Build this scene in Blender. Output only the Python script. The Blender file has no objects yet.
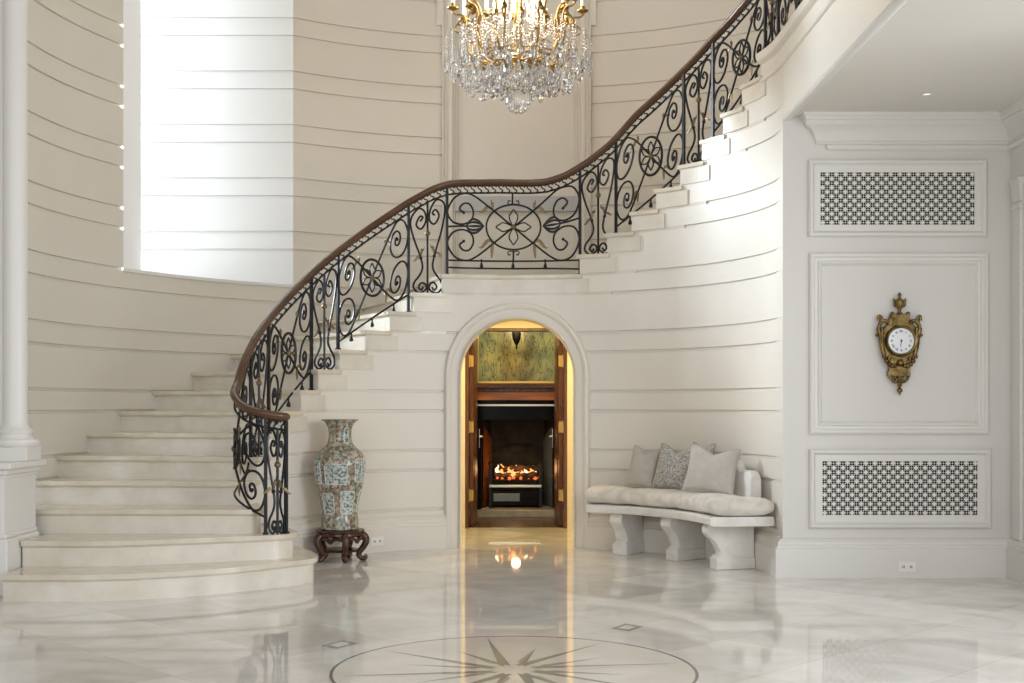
import bpy, math, random
from mathutils import Vector, Matrix
random.seed(7)
PI = math.pi
S = 1.22            # eye height in metres; every coordinate below is in eye heights
F = 1250.0          # focal length in pixels of the 1024 px frame
HY = 405.0          # horizon row
C = bpy.context.scene.collection

# ------------------------------------------------------------------ helpers
def px(x, y, Y):
    return ((x - 512) / F * Y, Y, 1 - (y - HY) / F * Y)
def lerp(a, b, t): return a + (b - a) * t
def rad(d): return d * PI / 180

class MB:
    def __init__(self): self.v = []; self.f = []; self.uv = {}
    def add(self, vs, fs):
        n = len(self.v)
        self.v += [tuple(p) for p in vs]
        self.f += [tuple(i + n for i in q) for q in fs]
        return n
    def box(self, x0, x1, y0, y1, z0, z1, M=None):
        vs = [Vector((x, y, z)) for z in (z0, z1) for y in (y0, y1) for x in (x0, x1)]
        if M: vs = [M @ v for v in vs]
        self.add(vs, [(0,2,3,1),(4,5,7,6),(0,1,5,4),(2,6,7,3),(0,4,6,2),(1,3,7,5)])
    def prism(self, poly, z0, z1):
        n = len(poly)
        self.add([(x, y, z0) for x, y in poly] + [(x, y, z1) for x, y in poly],
                 [tuple(range(n - 1, -1, -1)), tuple(range(n, 2 * n))] +
                 [(i, (i + 1) % n, n + (i + 1) % n, n + i) for i in range(n)])
    def extrude(self, poly3, d):
        """planar polygon of 3-D points, given thickness d (vector)"""
        n = len(poly3); d = Vector(d)
        a = [Vector(p) for p in poly3]
        self.add(a + [p + d for p in a], [tuple(range(n - 1, -1, -1)), tuple(range(n, 2 * n))] +
                 [(i, (i + 1) % n, n + (i + 1) % n, n + i) for i in range(n)])
    def lathe(self, prof, c=(0,0,0), n=32, a0=0, a1=2*PI, cap=True, axis='z'):
        full = abs(a1 - a0 - 2 * PI) < 1e-6
        m = n if full else n + 1
        vs = []
        for r, z in prof:
            for i in range(m):
                a = a0 + (a1 - a0) * i / n
                p = (r * math.cos(a), r * math.sin(a), z)
                if axis == 'y': p = (p[0], -p[2], p[1])
                if axis == 'x': p = (p[2], p[0], p[1])
                vs.append((c[0] + p[0], c[1] + p[1], c[2] + p[2]))
        fs = []
        for j in range(len(prof) - 1):
            for i in range(n):
                k = (i + 1) % m
                fs.append((j*m + i, j*m + k, (j+1)*m + k, (j+1)*m + i))
        if cap and full:
            if prof[0][0] > 1e-5: fs.append(tuple(range(m - 1, -1, -1)))
            if prof[-1][0] > 1e-5: fs.append(tuple((len(prof)-1)*m + i for i in range(m)))
        return self.add(vs, fs)
    def tube(self, pts, r, n=6, closed=False, flat=None, up=None):
        """r: number or list; flat=(a,b) scales the two frame axes"""
        P = [Vector(p) for p in pts]
        k = len(P)
        if k < 2: return
        T = []
        for i in range(k):
            a = P[(i - 1) % k] if (closed or i > 0) else P[i]
            b = P[(i + 1) % k] if (closed or i < k - 1) else P[i]
            t = (b - a)
            T.append(t.normalized() if t.length > 1e-9 else Vector((0, 0, 1)))
        nrm = Vector(up) if up else (Vector((0,0,1)) if abs(T[0].z) < .9 else Vector((1,0,0)))
        vs = []
        for i in range(k):
            if up: nrm = Vector(up)
            nrm = nrm - T[i] * nrm.dot(T[i])
            if nrm.length < 1e-6: nrm = T[i].orthogonal()
            nrm.normalize()
            bn = T[i].cross(nrm)
            ri = r[i] if isinstance(r, (list, tuple)) else r
            fa, fb = flat if flat else (1, 1)
            for j in range(n):
                a = 2 * PI * (j + .5) / n
                vs.append(P[i] + nrm * (ri * fa * math.cos(a)) + bn * (ri * fb * math.sin(a)))
        fs = []
        for i in range(k if closed else k - 1):
            i2 = (i + 1) % k
            for j in range(n):
                j2 = (j + 1) % n
                fs.append((i*n + j, i*n + j2, i2*n + j2, i2*n + j))
        if not closed:
            fs.append(tuple(range(n - 1, -1, -1)))
            fs.append(tuple((k-1)*n + j for j in range(n)))
        self.add(vs, fs)
    def sweep(self, path, prof, closed_prof=True, closed=False):
        """path: list of (origin, xaxis, yaxis); prof: list of 2-D points"""
        n = len(prof); k = len(path); vs = []
        for o, ax, ay in path:
            o = Vector(o); ax = Vector(ax); ay = Vector(ay)
            for a, b in prof: vs.append(o + ax * a + ay * b)
        fs = []
        for i in range(k if closed else k - 1):
            i2 = (i + 1) % k
            for j in range(n if closed_prof else n - 1):
                j2 = (j + 1) % n
                fs.append((i*n + j, i*n + j2, i2*n + j2, i2*n + j))
        if not closed and closed_prof:
            fs.append(tuple(range(n - 1, -1, -1)))
            fs.append(tuple((k-1)*n + j for j in range(n)))
        self.add(vs, fs)
    def ball(self, c, r, n=12, m=8, s=(1,1,1)):
        prof = [(max(1e-6, r * math.sin(PI * i / m)), -r * math.cos(PI * i / m)) for i in range(m + 1)]
        i0 = len(self.v)
        self.lathe(prof, (0,0,0), n, cap=False)
        for i in range(i0, len(self.v)):
            x, y, z = self.v[i]
            self.v[i] = (c[0] + x*s[0], c[1] + y*s[1], c[2] + z*s[2])
    def mesh(self, name, origin=(0,0,0), smooth=35, recalc=True):
        me = bpy.data.meshes.new(name)
        o = Vector(origin)
        me.from_pydata([(Vector(p) - o) * S for p in self.v], [], self.f)
        if recalc:
            import bmesh
            bm = bmesh.new(); bm.from_mesh(me)
            bmesh.ops.remove_doubles(bm, verts=bm.verts, dist=1e-6)
            bmesh.ops.recalc_face_normals(bm, faces=bm.faces)
            bm.to_mesh(me); bm.free()
        if smooth:
            me.polygons.foreach_set('use_smooth', [True] * len(me.polygons))
            me.set_sharp_from_angle(angle=rad(smooth))
        me.update()
        return me
    def build(self, name, mat, parent=None, origin=None, smooth=35, bevel=0, recalc=True):
        if origin is None:
            origin = tuple(parent['_o']) if parent is not None else (0, 0, 0)
        me = self.mesh(name, origin, smooth, recalc)
        ob = bpy.data.objects.new(name, me)
        C.objects.link(ob)
        if mat: me.materials.append(mat)
        if parent is not None: ob.parent = parent
        else: ob.location = Vector(origin) * S
        ob['_o'] = origin
        if bevel:
            b = ob.modifiers.new('bevel', 'BEVEL'); b.width = bevel * S; b.segments = 2; b.limit_method = 'ANGLE'; b.angle_limit = rad(40)
        return ob

def empty(name, loc, label, cat, group=None):
    o = bpy.data.objects.new(name, None); C.objects.link(o)
    o.empty_display_size = .1
    o.location = Vector(loc) * S; o['_o'] = tuple(loc)
    o['label'] = label; o['category'] = cat
    if group: o['group'] = group
    return o
def tag(o, label, cat, group=None):
    o['label'] = label; o['category'] = cat
    if group: o['group'] = group
    return o
def struct(o):
    o['kind'] = 'structure'; return o

def catmull(pts, n=8, closed=False):
    P = [Vector(p) for p in pts]; k = len(P); out = []
    rng = range(k) if closed else range(k - 1)
    for i in rng:
        p0 = P[(i-1) % k] if (closed or i > 0) else P[0] * 2 - P[1]
        p1 = P[i]; p2 = P[(i+1) % k]
        p3 = P[(i+2) % k] if (closed or i + 2 < k) else P[-1] * 2 - P[-2]
        for j in range(n):
            t = j / n
            out.append(.5 * ((2*p1) + (p2-p0)*t + (2*p0-5*p1+4*p2-p3)*t*t + (3*p1-p0-3*p2+p3)*t**3))
    if not closed: out.append(P[-1])
    return out
def table(tab, u):
    if u <= tab[0][0]: return tab[0][1]
    for (a, b), (c, d) in zip(tab, tab[1:]):
        if u <= c: return lerp(b, d, (u - a) / (c - a))
    return tab[-1][1]

# ------------------------------------------------------------------ materials
def mat(name, col, rough=.5, metal=0, spec=.5, **kw):
    m = bpy.data.materials.new(name); m.use_nodes = True
    b = m.node_tree.nodes['Principled BSDF']
    b.inputs['Base Color'].default_value = (*col, 1)
    b.inputs['Roughness'].default_value = rough
    b.inputs['Metallic'].default_value = metal
    b.inputs['Specular IOR Level'].default_value = spec
    for k, v in kw.items(): b.inputs[k.replace('_', ' ')].default_value = v
    return m
def nodes(m): return m.node_tree.nodes, m.node_tree.links, m.node_tree.nodes['Principled BSDF']
def noise_tint(m, c1, c2, scale=3, detail=5, lo=.35, hi=.65, bump=0, bscale=None, dist=0, stretch=None, rough=.55):
    N, L, b = nodes(m)
    tc = N.new('ShaderNodeTexCoord'); src = tc.outputs['Object']
    if stretch:
        mp = N.new('ShaderNodeMapping'); mp.inputs['Scale'].default_value = stretch
        L.new(src, mp.inputs[0]); src = mp.outputs[0]
    nz = N.new('ShaderNodeTexNoise'); nz.inputs['Scale'].default_value = scale; nz.inputs['Detail'].default_value = detail
    nz.inputs['Distortion'].default_value = dist; nz.inputs['Roughness'].default_value = rough
    L.new(src, nz.inputs['Vector'])
    cr = N.new('ShaderNodeValToRGB')
    cr.color_ramp.elements[0].position = lo; cr.color_ramp.elements[0].color = (*c1, 1)
    cr.color_ramp.elements[1].position = hi; cr.color_ramp.elements[1].color = (*c2, 1)
    L.new(nz.outputs['Fac'], cr.inputs[0]); L.new(cr.outputs[0], b.inputs['Base Color'])
    if bump:
        n2 = N.new('ShaderNodeTexNoise'); n2.inputs['Scale'].default_value = bscale or scale * 6; n2.inputs['Detail'].default_value = 4
        L.new(src, n2.inputs['Vector'])
        bp = N.new('ShaderNodeBump'); bp.inputs['Strength'].default_value = bump; bp.inputs['Distance'].default_value = .01
        L.new(n2.outputs['Fac'], bp.inputs['Height']); L.new(bp.outputs[0], b.inputs['Normal'])
    return m

M = {}
M['paint'] = noise_tint(mat('cream_paint', (.74,.69,.61), .42), (.735,.69,.62), (.75,.705,.635), 1.5)
M['outerpaint'] = noise_tint(mat('cream_paint_shaded', (.70,.635,.535), .45), (.665,.62,.545), (.68,.635,.56), 1.5)  # the drum's paint again, darkened and yellowed for its dimmer, warmer light
M['white'] = mat('hall_trim_paint', (.74,.725,.69), .38)
M['colwhite'] = mat('column_white', (.74,.725,.695), .4)
M['hallpaint'] = mat('hall_paint', (.70,.685,.65), .45)
M['ceil'] = mat('ceiling_paint', (.74,.71,.66), .6)
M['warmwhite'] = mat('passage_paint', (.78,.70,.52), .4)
M['stone'] = noise_tint(mat('cream_marble', (.7,.64,.53), .22), (.64,.59,.50), (.76,.72,.645), 5, 8, .3, .7)
M['tread'] = noise_tint(mat('tread_marble', (.7,.64,.53), .18), (.58,.515,.41), (.70,.64,.53), 6, 8, .3, .7)
M['endstone'] = noise_tint(mat('step_end_marble', (.7,.64,.53), .25), (.64,.585,.50), (.73,.68,.60), 5, 8, .3, .7)
M['iron'] = mat('wrought_iron', (.018,.018,.02), .36, .55)
M['bronze'] = mat('gilt_leaf_iron', (.20,.145,.075), .42, .7)
M['rail'] = noise_tint(mat('mahogany_rail', (.10,.045,.022), .25), (.065,.028,.013), (.105,.048,.022), 3, 4)
M['brass'] = mat('chandelier_brass', (.33,.215,.075), .30, 1)
M['gilt'] = noise_tint(mat('antique_gilt', (.34,.23,.09), .34, 1), (.11,.072,.028), (.30,.21,.085), 25, 5)
M['hinge'] = mat('hinge_brass', (.62,.44,.16), .35, .9)
M['steel'] = mat('satin_steel', (.6,.58,.55), .3, 1)
M['plaster'] = noise_tint(mat('bench_stone', (.76,.74,.70), .6), (.70,.68,.63), (.79,.77,.73), 9, 6, bump=.15, bscale=60)
M['wood'] = noise_tint(mat('door_mahogany', (.12,.045,.02), .3), (.05,.017,.008), (.15,.055,.024), 4, 6, stretch=(6,6,.6))
M['redwood'] = noise_tint(mat('mantel_mahogany', (.33,.10,.03), .25), (.30,.085,.022), (.52,.17,.045), 4, 6, stretch=(.6,6,6))
M['darkwood'] = noise_tint(mat('vase_stand_rosewood', (.05,.02,.012), .25), (.025,.010,.007), (.085,.035,.02), 12, 5)
M['soot'] = noise_tint(mat('firebox_brick', (.02,.017,.014), .7), (.012,.010,.009), (.045,.035,.028), 6, 5)
M['blueband'] = mat('grey_band', (.44,.43,.42), .3)  # plain grey for the flat band across the landing panel
M['black'] = mat('vent_shade_black', (.006,.006,.006), .9)
M['blackmarble'] = mat('black_marble', (.004,.004,.005), .15, 0, .12)
M['greymarble'] = noise_tint(mat('grey_marble', (.36,.35,.34), .3), (.30,.29,.28), (.44,.43,.42), 8, 6)
M['jamb'] = mat('jamb_lit_white', (.87,.87,.86), .35)  # whitened to stand in for daylight that misses the alcove reveal
M['outlet'] = mat('outlet_plastic', (.86,.84,.80), .35)
M['slot'] = mat('outlet_slot', (.05,.05,.05), .5)
M['lightpaint'] = mat('reveal_white', (.70,.69,.67), .4)

# upholstery
def fabric(name, c1, c2, scale, bump=.4, lo=.35, hi=.65):
    m = mat(name, c1, .85, 0, .2)
    m.node_tree.nodes['Principled BSDF'].inputs['Sheen Weight'].default_value = .3
    return noise_tint(m, c1, c2, scale, 6, lo, hi, bump, 180)
M['velvet'] = fabric('taupe_velvet', (.60,.555,.485), (.76,.715,.64), 11)
M['taupe'] = fabric('taupe_linen', (.45,.405,.35), (.50,.455,.395), 18)
M['greige'] = fabric('greige_linen', (.49,.45,.40), (.54,.50,.45), 18)
M['damask'] = fabric('silver_damask', (.24,.225,.205), (.58,.55,.50), 75, .3, .40, .60)

# crystal
m = mat('crystal', (1,1,1), .01, 0, .8); b = m.node_tree.nodes['Principled BSDF']
b.inputs['Transmission Weight'].default_value = .95; b.inputs['IOR'].default_value = 1.5
M['crystal'] = m
m = mat('candle_wax', (.9,.86,.76), .4); M['wax'] = m
def emit(name, col, st):
    m = mat(name, (0.02,0.02,0.02), .5)
    b = m.node_tree.nodes['Principled BSDF']
    b.inputs['Emission Color'].default_value = (*col, 1); b.inputs['Emission Strength'].default_value = st
    return m
M['bulb'] = emit('candle_flame_glow', (1,.72,.36), 30)
M['flame'] = emit('fire_flame', (1,.36,.09), 1.8)
M['flamecore'] = emit('fire_core', (1,.70,.40), 3)
M['downlight'] = emit('downlight_lens', (1,.95,.86), 1.2)
M['ember'] = emit('ember_glow', (1,.16,.04), 1.2)
M['log'] = noise_tint(mat('charred_log', (.06,.035,.022), .9), (.018,.012,.01), (.14,.07,.04), 14, 6, bump=.6, bscale=50)
M['dial'] = mat('enamel_dial', (.86,.88,.92), .15)
M['ink'] = mat('dial_ink', (.02,.02,.035), .5)
m = bpy.data.materials.new('window_pane'); m.use_nodes = True
N, L = m.node_tree.nodes, m.node_tree.links
N.remove(N['Principled BSDF'])
tr_ = N.new('ShaderNodeBsdfTransparent'); gl_ = N.new('ShaderNodeBsdfGlossy'); gl_.inputs['Roughness'].default_value = .02
mx_ = N.new('ShaderNodeMixShader'); fr_ = N.new('ShaderNodeFresnel'); fr_.inputs[0].default_value = 1.45
L.new(fr_.outputs[0], mx_.inputs[0]); L.new(tr_.outputs[0], mx_.inputs[1]); L.new(gl_.outputs[0], mx_.inputs[2]); L.new(mx_.outputs[0], N['Material Output'].inputs[0])
M['glass'] = m

# painting: misty green-gold woodland
def painting_mat():
    m = mat('woodland_painting', (.3,.35,.2), .35); N, L, b = nodes(m)
    tc = N.new('ShaderNodeTexCoord')
    n1 = N.new('ShaderNodeTexNoise'); n1.inputs['Scale'].default_value = 3.2; n1.inputs['Detail'].default_value = 7; n1.inputs['Distortion'].default_value = .6
    L.new(tc.outputs['Object'], n1.inputs['Vector'])
    r1 = N.new('ShaderNodeValToRGB'); e = r1.color_ramp.elements
    e[0].position = .30; e[0].color = (.03,.055,.045,1); e[1].position = .74; e[1].color = (.55,.46,.14,1)
    x = e.new(.45); x.color = (.12,.20,.15,1); x = e.new(.57); x.color = (.27,.34,.20,1)
    L.new(n1.outputs['Fac'], r1.inputs[0])
    mp = N.new('ShaderNodeMapping'); mp.inputs['Scale'].default_value = (9,1,2.2); mp.inputs['Rotation'].default_value = (0,.35,0)
    L.new(tc.outputs['Object'], mp.inputs[0])
    v = N.new('ShaderNodeTexNoise'); v.inputs['Scale'].default_value = 2.2; v.inputs['Detail'].default_value = 3; v.inputs['Distortion'].default_value = 1.5
    L.new(mp.outputs[0], v.inputs['Vector'])
    mt = N.new('ShaderNodeMath'); mt.operation = 'SUBTRACT'; mt.inputs[1].default_value = .5; L.new(v.outputs['Fac'], mt.inputs[0])
    ab = N.new('ShaderNodeMath'); ab.operation = 'ABSOLUTE'; L.new(mt.outputs[0], ab.inputs[0])
    r2 = N.new('ShaderNodeValToRGB'); r2.color_ramp.elements[0].position = .008; r2.color_ramp.elements[0].color = (.12,.12,.09,1)
    r2.color_ramp.elements[1].position = .035; r2.color_ramp.elements[1].color = (1,1,1,1)
    L.new(ab.outputs[0], r2.inputs[0])
    mx = N.new('ShaderNodeMix'); mx.data_type = 'RGBA'; mx.blend_type = 'MULTIPLY'; mx.inputs['Factor'].default_value = .8
    L.new(r1.outputs[0], mx.inputs[6]); L.new(r2.outputs[0], mx.inputs[7])
    sp = N.new('ShaderNodeSeparateXYZ'); L.new(tc.outputs['Object'], sp.inputs[0])
    def mth(op, a, b_):
        n_ = N.new('ShaderNodeMath'); n_.operation = op
        for i_, v_ in enumerate((a, b_)):
            if isinstance(v_, (int, float)): n_.inputs[i_].default_value = v_
            elif v_ is not None: L.new(v_, n_.inputs[i_])
        return n_.outputs[0]
    dx = mth('MULTIPLY', mth('ADD', sp.outputs['X'], .06), 4.2); dz = mth('MULTIPLY', sp.outputs['Z'], 2.3)
    d2 = mth('ADD', mth('MULTIPLY', dx, dx), mth('MULTIPLY', dz, dz))
    gl = mth('DIVIDE', 1.0, mth('ADD', 1.0, mth('MULTIPLY', d2, 2.2)))
    gl = mth('MULTIPLY', gl, mth('MULTIPLY', n1.outputs['Fac'], 1.15))
    m2 = N.new('ShaderNodeMix'); m2.data_type = 'RGBA'; m2.blend_type = 'MIX'
    L.new(gl, m2.inputs[0]); m2.inputs[7].default_value = (.78,.66,.17,1)
    L.new(r1.outputs[0], m2.inputs[6]); L.new(m2.outputs[2], mx.inputs[6])
    L.new(mx.outputs[2], b.inputs['Base Color'])
    return m
M['painting'] = painting_mat()

# polished marble floor, square tiles laid on the diagonal
def floor_mat(name, tone=1.0, tint=(1,1,1)):
    m = mat(name, (.7,.66,.6), .04, 0, .6); N, L, b = nodes(m)
    tc = N.new('ShaderNodeTexCoord')
    mp = N.new('ShaderNodeMapping'); mp.inputs['Rotation'].default_value = (0,0,rad(45)); mp.inputs['Location'].default_value = (.1,.2,0)
    L.new(tc.outputs['Object'], mp.inputs[0])
    br = N.new('ShaderNodeTexBrick'); br.offset = 0; br.squash = 1
    br.inputs['Scale'].default_value = 1.0; br.inputs['Brick Width'].default_value = .62; br.inputs['Row Height'].default_value = .62
    br.inputs['Mortar Size'].default_value = .0016; br.inputs['Mortar Smooth'].default_value = .1; br.inputs['Bias'].default_value = 0
    br.inputs['Color1'].default_value = (.63*tone,.605*tone,.565*tone,1); br.inputs['Color2'].default_value = (.785*tone,.77*tone,.735*tone,1)
    br.inputs['Mortar'].default_value = (.50*tone,.455*tone,.39*tone,1)
    L.new(mp.outputs[0], br.inputs['Vector'])
    nz = N.new('ShaderNodeTexNoise'); nz.inputs['Scale'].default_value = 2.4; nz.inputs['Detail'].default_value = 8; nz.inputs['Distortion'].default_value = 1.2
    L.new(mp.outputs[0], nz.inputs['Vector'])
    cr = N.new('ShaderNodeValToRGB'); cr.color_ramp.elements[0].position = .3; cr.color_ramp.elements[0].color = (.86,.85,.83,1)
    cr.color_ramp.elements[1].position = .66; cr.color_ramp.elements[1].color = (1.06,1.06,1.06,1)
    L.new(nz.outputs['Fac'], cr.inputs[0])
    mx = N.new('ShaderNodeMix'); mx.data_type = 'RGBA'; mx.blend_type = 'MULTIPLY'; mx.inputs['Factor'].default_value = 1
    L.new(br.outputs[0], mx.inputs[6]); L.new(cr.outputs[0], mx.inputs[7]); L.new(mx.outputs[2], b.inputs['Base Color'])
    return m
M['floor'] = floor_mat('polished_marble_floor')
M['inlay'] = mat('grey_marble_inlay', (.33,.305,.27), .05, 0, .6)
M['inlay_dark'] = mat('black_marble_inlay', (.17,.16,.145), .05, 0, .6)
M['inlay_gold'] = mat('rosso_marble_inlay', (.44,.385,.32), .05, 0, .6)
M['inlay_light'] = noise_tint(mat('pale_marble_disc', (.6,.56,.5), .07, 0, .6), (.66,.62,.55), (.745,.71,.65), 3, 8)

# famille rose porcelain: dense enamel ground, panels keyed on the UV wrap
def vase_mat():
    m = mat('enamelled_porcelain', (.5,.5,.45), .14, 0, .6); N, L, b = nodes(m)
    tc = N.new('ShaderNodeTexCoord')
    vo = N.new('ShaderNodeTexVoronoi'); vo.inputs['Scale'].default_value = 52; L.new(tc.outputs['Object'], vo.inputs['Vector'])
    hs = N.new('ShaderNodeSeparateColor'); L.new(vo.outputs['Color'], hs.inputs[0])
    r = N.new('ShaderNodeValToRGB'); r.color_ramp.interpolation = 'CONSTANT'; e = r.color_ramp.elements
    e[0].position = 0; e[0].color = (.13,.135,.10,1); e[1].position = .93; e[1].color = (.34,.17,.13,1)
    for p, c in ((.16,(.29,.235,.15,1)), (.34,(.40,.37,.29,1)), (.48,(.15,.10,.065,1)), (.60,(.43,.40,.33,1)), (.74,(.19,.21,.175,1))):
        x = e.new(p); x.color = c
    L.new(hs.outputs[0], r.inputs[0])
    v2 = N.new('ShaderNodeTexNoise'); v2.inputs['Scale'].default_value = 52; v2.inputs['Detail'].default_value = 3; L.new(tc.outputs['Object'], v2.inputs['Vector'])
    r2 = N.new('ShaderNodeValToRGB'); r2.color_ramp.interpolation = 'LINEAR'; e = r2.color_ramp.elements
    e[0].position = .40; e[0].color = (.09,.13,.125,1); e[1].position = .62; e[1].color = (.58,.60,.57,1)
    x = e.new(.49); x.color = (.34,.40,.38,1)
    L.new(v2.outputs['Fac'], r2.inputs[0])
    at = N.new('ShaderNodeAttribute'); at.attribute_name = 'panel'; at.attribute_type = 'GEOMETRY'
    mx = N.new('ShaderNodeMix'); mx.data_type = 'RGBA'
    mth = N.new('ShaderNodeMath'); mth.operation = 'GREATER_THAN'; mth.inputs[1].default_value = .5
    L.new(at.outputs['Fac'], mth.inputs[0]); L.new(mth.outputs[0], mx.inputs[0])
    L.new(r.outputs[0], mx.inputs[6]); L.new(r2.outputs[0], mx.inputs[7])
    L.new(mx.outputs[2], b.inputs['Base Color'])
    return m
M['vase'] = vase_mat()
M['vasewhite'] = mat('porcelain_panel_border', (.62,.66,.64), .14, 0, .6)

# ------------------------------------------------------------------ plan of the rotunda
XC, YC = .01, 7.28
R, R2, RR = 1.565, 2.88, 1.615
RISE = .137
def cyl(phi, r, z): return (XC + r * math.sin(rad(phi)), YC + r * math.cos(rad(phi)), z)
def phi_of(x, r=R):
    """angle of the near-vertical cylinder point seen in column x"""
    k = (x - 512) / F
    lo, hi = -90.0, 90.0
    for _ in range(50):
        m = (lo + hi) / 2
        p = cyl(m, r, 0)
        if p[0] / p[1] < k: lo = m
        else: hi = m
    return (lo + hi) / 2
step_x = {14: 442.7, 13: 413.4, 12: 389.2, 11: 364.7, 10: 339, 9: 317.5, 8: 300,
          15: 580, 16: 607.8, 17: 632.5, 18: 657, 19: 681, 20: 703, 21: 724, 22: 743, 23: 762}
PH = {k: phi_of(x) for k, x in step_x.items()}
for k in (7, 6, 5, 4): PH[k] = PH[8] - 6.6 * (8 - k)
TOPK = 23
def tread_z(phi):
    z = 2 * RISE
    for k in sorted(PH):
        if phi >= PH[k]: z = k * RISE
    return z

# ------------------------------------------------------------------ grooved curved walls
GW, GD = .0105, .015
def groove_levels(z0, z1):
    out = []
    for n in range(0, 60):
        if n % 3 in (1, 2):
            z = n * RISE
            if z0 + .02 < z < z1 - .02: out.append(z)
    return out
def wall_profile(z0, z1):
    pts = [(z0, 0)]
    for g in groove_levels(z0, z1):
        pts += [(g - GW, 0), (g - GW*.7, GD), (g + GW*.7, GD), (g + GW, 0)]
    pts.append((z1, 0))
    return pts
def curved_wall(mb, phis, radius, sign, lo, hi, z0, z1):
    """lo(phi), hi(phi) bound the wall; sign=+1 grooves cut outward"""
    prof = wall_profile(z0, z1)
    for a, b in zip(phis, phis[1:]):
        m = (a + b) / 2
        la, lb = lo(a, m), lo(b, m); ha, hb = hi(a, m), hi(b, m)
        for (p, dp), (q, dq) in zip(prof, prof[1:]):
            def cl(z, l, h): return min(max(z, l), h)
            def dep(z):
                if q - p < 1e-9: return dp
                return lerp(dp, dq, (z - p) / (q - p))
            pa, qa, pb, qb = cl(p, la, ha), cl(q, la, ha), cl(p, lb, hb), cl(q, lb, hb)
            pa = max(pa, p) if qa > pa else pa
            if not (pa < q and qa > p) and not (pb < q and qb > p): continue
            pa, qa = min(max(pa, p), q), min(max(qa, p), q)
            pb, qb = min(max(pb, p), q), min(max(qb, p), q)
            if qa - pa < 1e-7 and qb - pb < 1e-7: continue
            vs = [cyl(a, radius + sign*dep(pa), pa), cyl(b, radius + sign*dep(pb), pb),
                  cyl(b, radius + sign*dep(qb), qb), cyl(a, radius + sign*dep(qa), qa)]
            fs = [(0,1,2,3)]
            if qa - pa < 1e-7: vs = [vs[0], vs[1], vs[2]]; fs = [(0,1,2)]
            elif qb - pb < 1e-7: vs = [vs[0], vs[1], vs[3]]; fs = [(0,1,2)]
            mb.add(vs, fs)

# arch in the stair drum
AX, AR, AS = .038, .403, 1.203
def arch_z(x, r=AR, c=AX, s=AS):
    d = x - c
    if abs(d) >= r: return 0
    return s + math.sqrt(max(0, r*r - d*d))
phL = math.degrees(math.asin((AX - AR - XC) / R)); phR = math.degrees(math.asin((AX + AR - XC) / R))
phis = set()
p = -96.0
while p < 90.01: phis.add(round(p, 4)); p += 1.0
for k, v in PH.items(): phis.add(round(v, 4))
for i in range(41):
    x = AX - AR * math.cos(PI * i / 40)
    phis.add(round(math.degrees(math.asin((x - XC) / R)), 4))
phis = sorted(phis)
def drum_lo(ph, m):
    if phL < m < phR: return max(arch_z(XC + R * math.sin(rad(ph))), AS if abs(XC + R*math.sin(rad(ph)) - AX) < AR*1.0001 else 0)
    return 0
def drum_hi(ph, m):
    return tread_z(m) - .012
wd = MB(); curved_wall(wd, phis, R, 1, drum_lo, drum_hi, 0, 3.3)
struct(wd.build('wall_inner', M['paint'], smooth=20))

# outer rotunda wall, with the alcove opening, the window and the door hole
OA, OB = -66.2, -36.0
SILL = 14 * RISE
phis2 = sorted(set([round(-97 + i * 1.0, 3) for i in range(0, 186)] + [OA, OB, -9.5, 9.5]))
def out_lo(ph, m):
    if OA < m < OB: return 99
    if -9.5 < m < 9.5: return SILL - .2
    return 0
phis2 = [x for x in phis2 if -92.5 <= x <= 88.5]
wo = MB(); curved_wall(wo, phis2, R2, 1, out_lo, lambda a, m: 5.4, 0, 5.4)
curved_wall(wo, [x for x in phis2 if OA <= x <= OB], R2, 1, lambda a, m: 0, lambda a, m: SILL, 0, SILL + .03)
struct(wo.build('wall_left', M['outerpaint'], smooth=20))

# alcove behind the opening
ax0, ay0, _ = cyl(OA, R2, 0); ax1, ay1, _ = cyl(OB, R2, 0)
REV = ay0 + .40
XWIN = -3.02
wa = MB()
prof = wall_profile(SILL, 5.4)
for (p, dp), (q, dq) in zip(prof, prof[1:]):
    wa.add([(XWIN, ay1 + dp, p), (ax1, ay1 + dp, p), (ax1, ay1 + dq, q), (XWIN, ay1 + dq, q)], [(0,1,2,3)])
struct(wa.build('wall_alcove', M['lightpaint'], smooth=20))
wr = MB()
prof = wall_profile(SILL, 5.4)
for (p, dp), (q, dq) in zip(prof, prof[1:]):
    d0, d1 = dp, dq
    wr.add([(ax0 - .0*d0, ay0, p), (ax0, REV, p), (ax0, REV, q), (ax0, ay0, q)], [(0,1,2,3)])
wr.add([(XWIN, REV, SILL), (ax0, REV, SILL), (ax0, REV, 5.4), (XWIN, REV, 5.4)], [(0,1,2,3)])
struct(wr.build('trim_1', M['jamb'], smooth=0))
sl = MB()
pl = [cyl(a, R2 - .02, 0)[:2] for a in [OA - .5 + i * (OB - OA + .5) / 24 for i in range(25)]]
sl.prism(pl + [(ax1, ay1), (XWIN, ay1), (XWIN, REV), (ax0, REV)], SILL - .016, SILL + .006)
struct(sl.build('trim_2', M['white'], smooth=0))
# window at the end of the alcove
wf = MB()
Xw = XWIN
for (y0, y1, z0, z1) in ((REV, ay1, SILL, SILL+.06), (REV, ay1, 5.3, 5.4), (REV, REV+.05, SILL, 5.4), (ay1-.05, ay1, SILL, 5.4),
                         ((REV+ay1)/2-.012, (REV+ay1)/2+.012, SILL, 5.4)):
    wf.box(Xw - .05, Xw, y0, y1, z0, z1)
for i in range(1, 6):
    z = lerp(SILL, 5.4, i / 6); wf.box(Xw - .04, Xw - .01, REV, ay1, z - .01, z + .01)
win = struct(wf.build('window_1', M['white'], smooth=0))
g = MB(); g.box(Xw - .028, Xw - .022, REV + .02, ay1 - .02, SILL + .03, 5.35)
g.build('window_glass', M['glass'], win, smooth=0)

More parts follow.
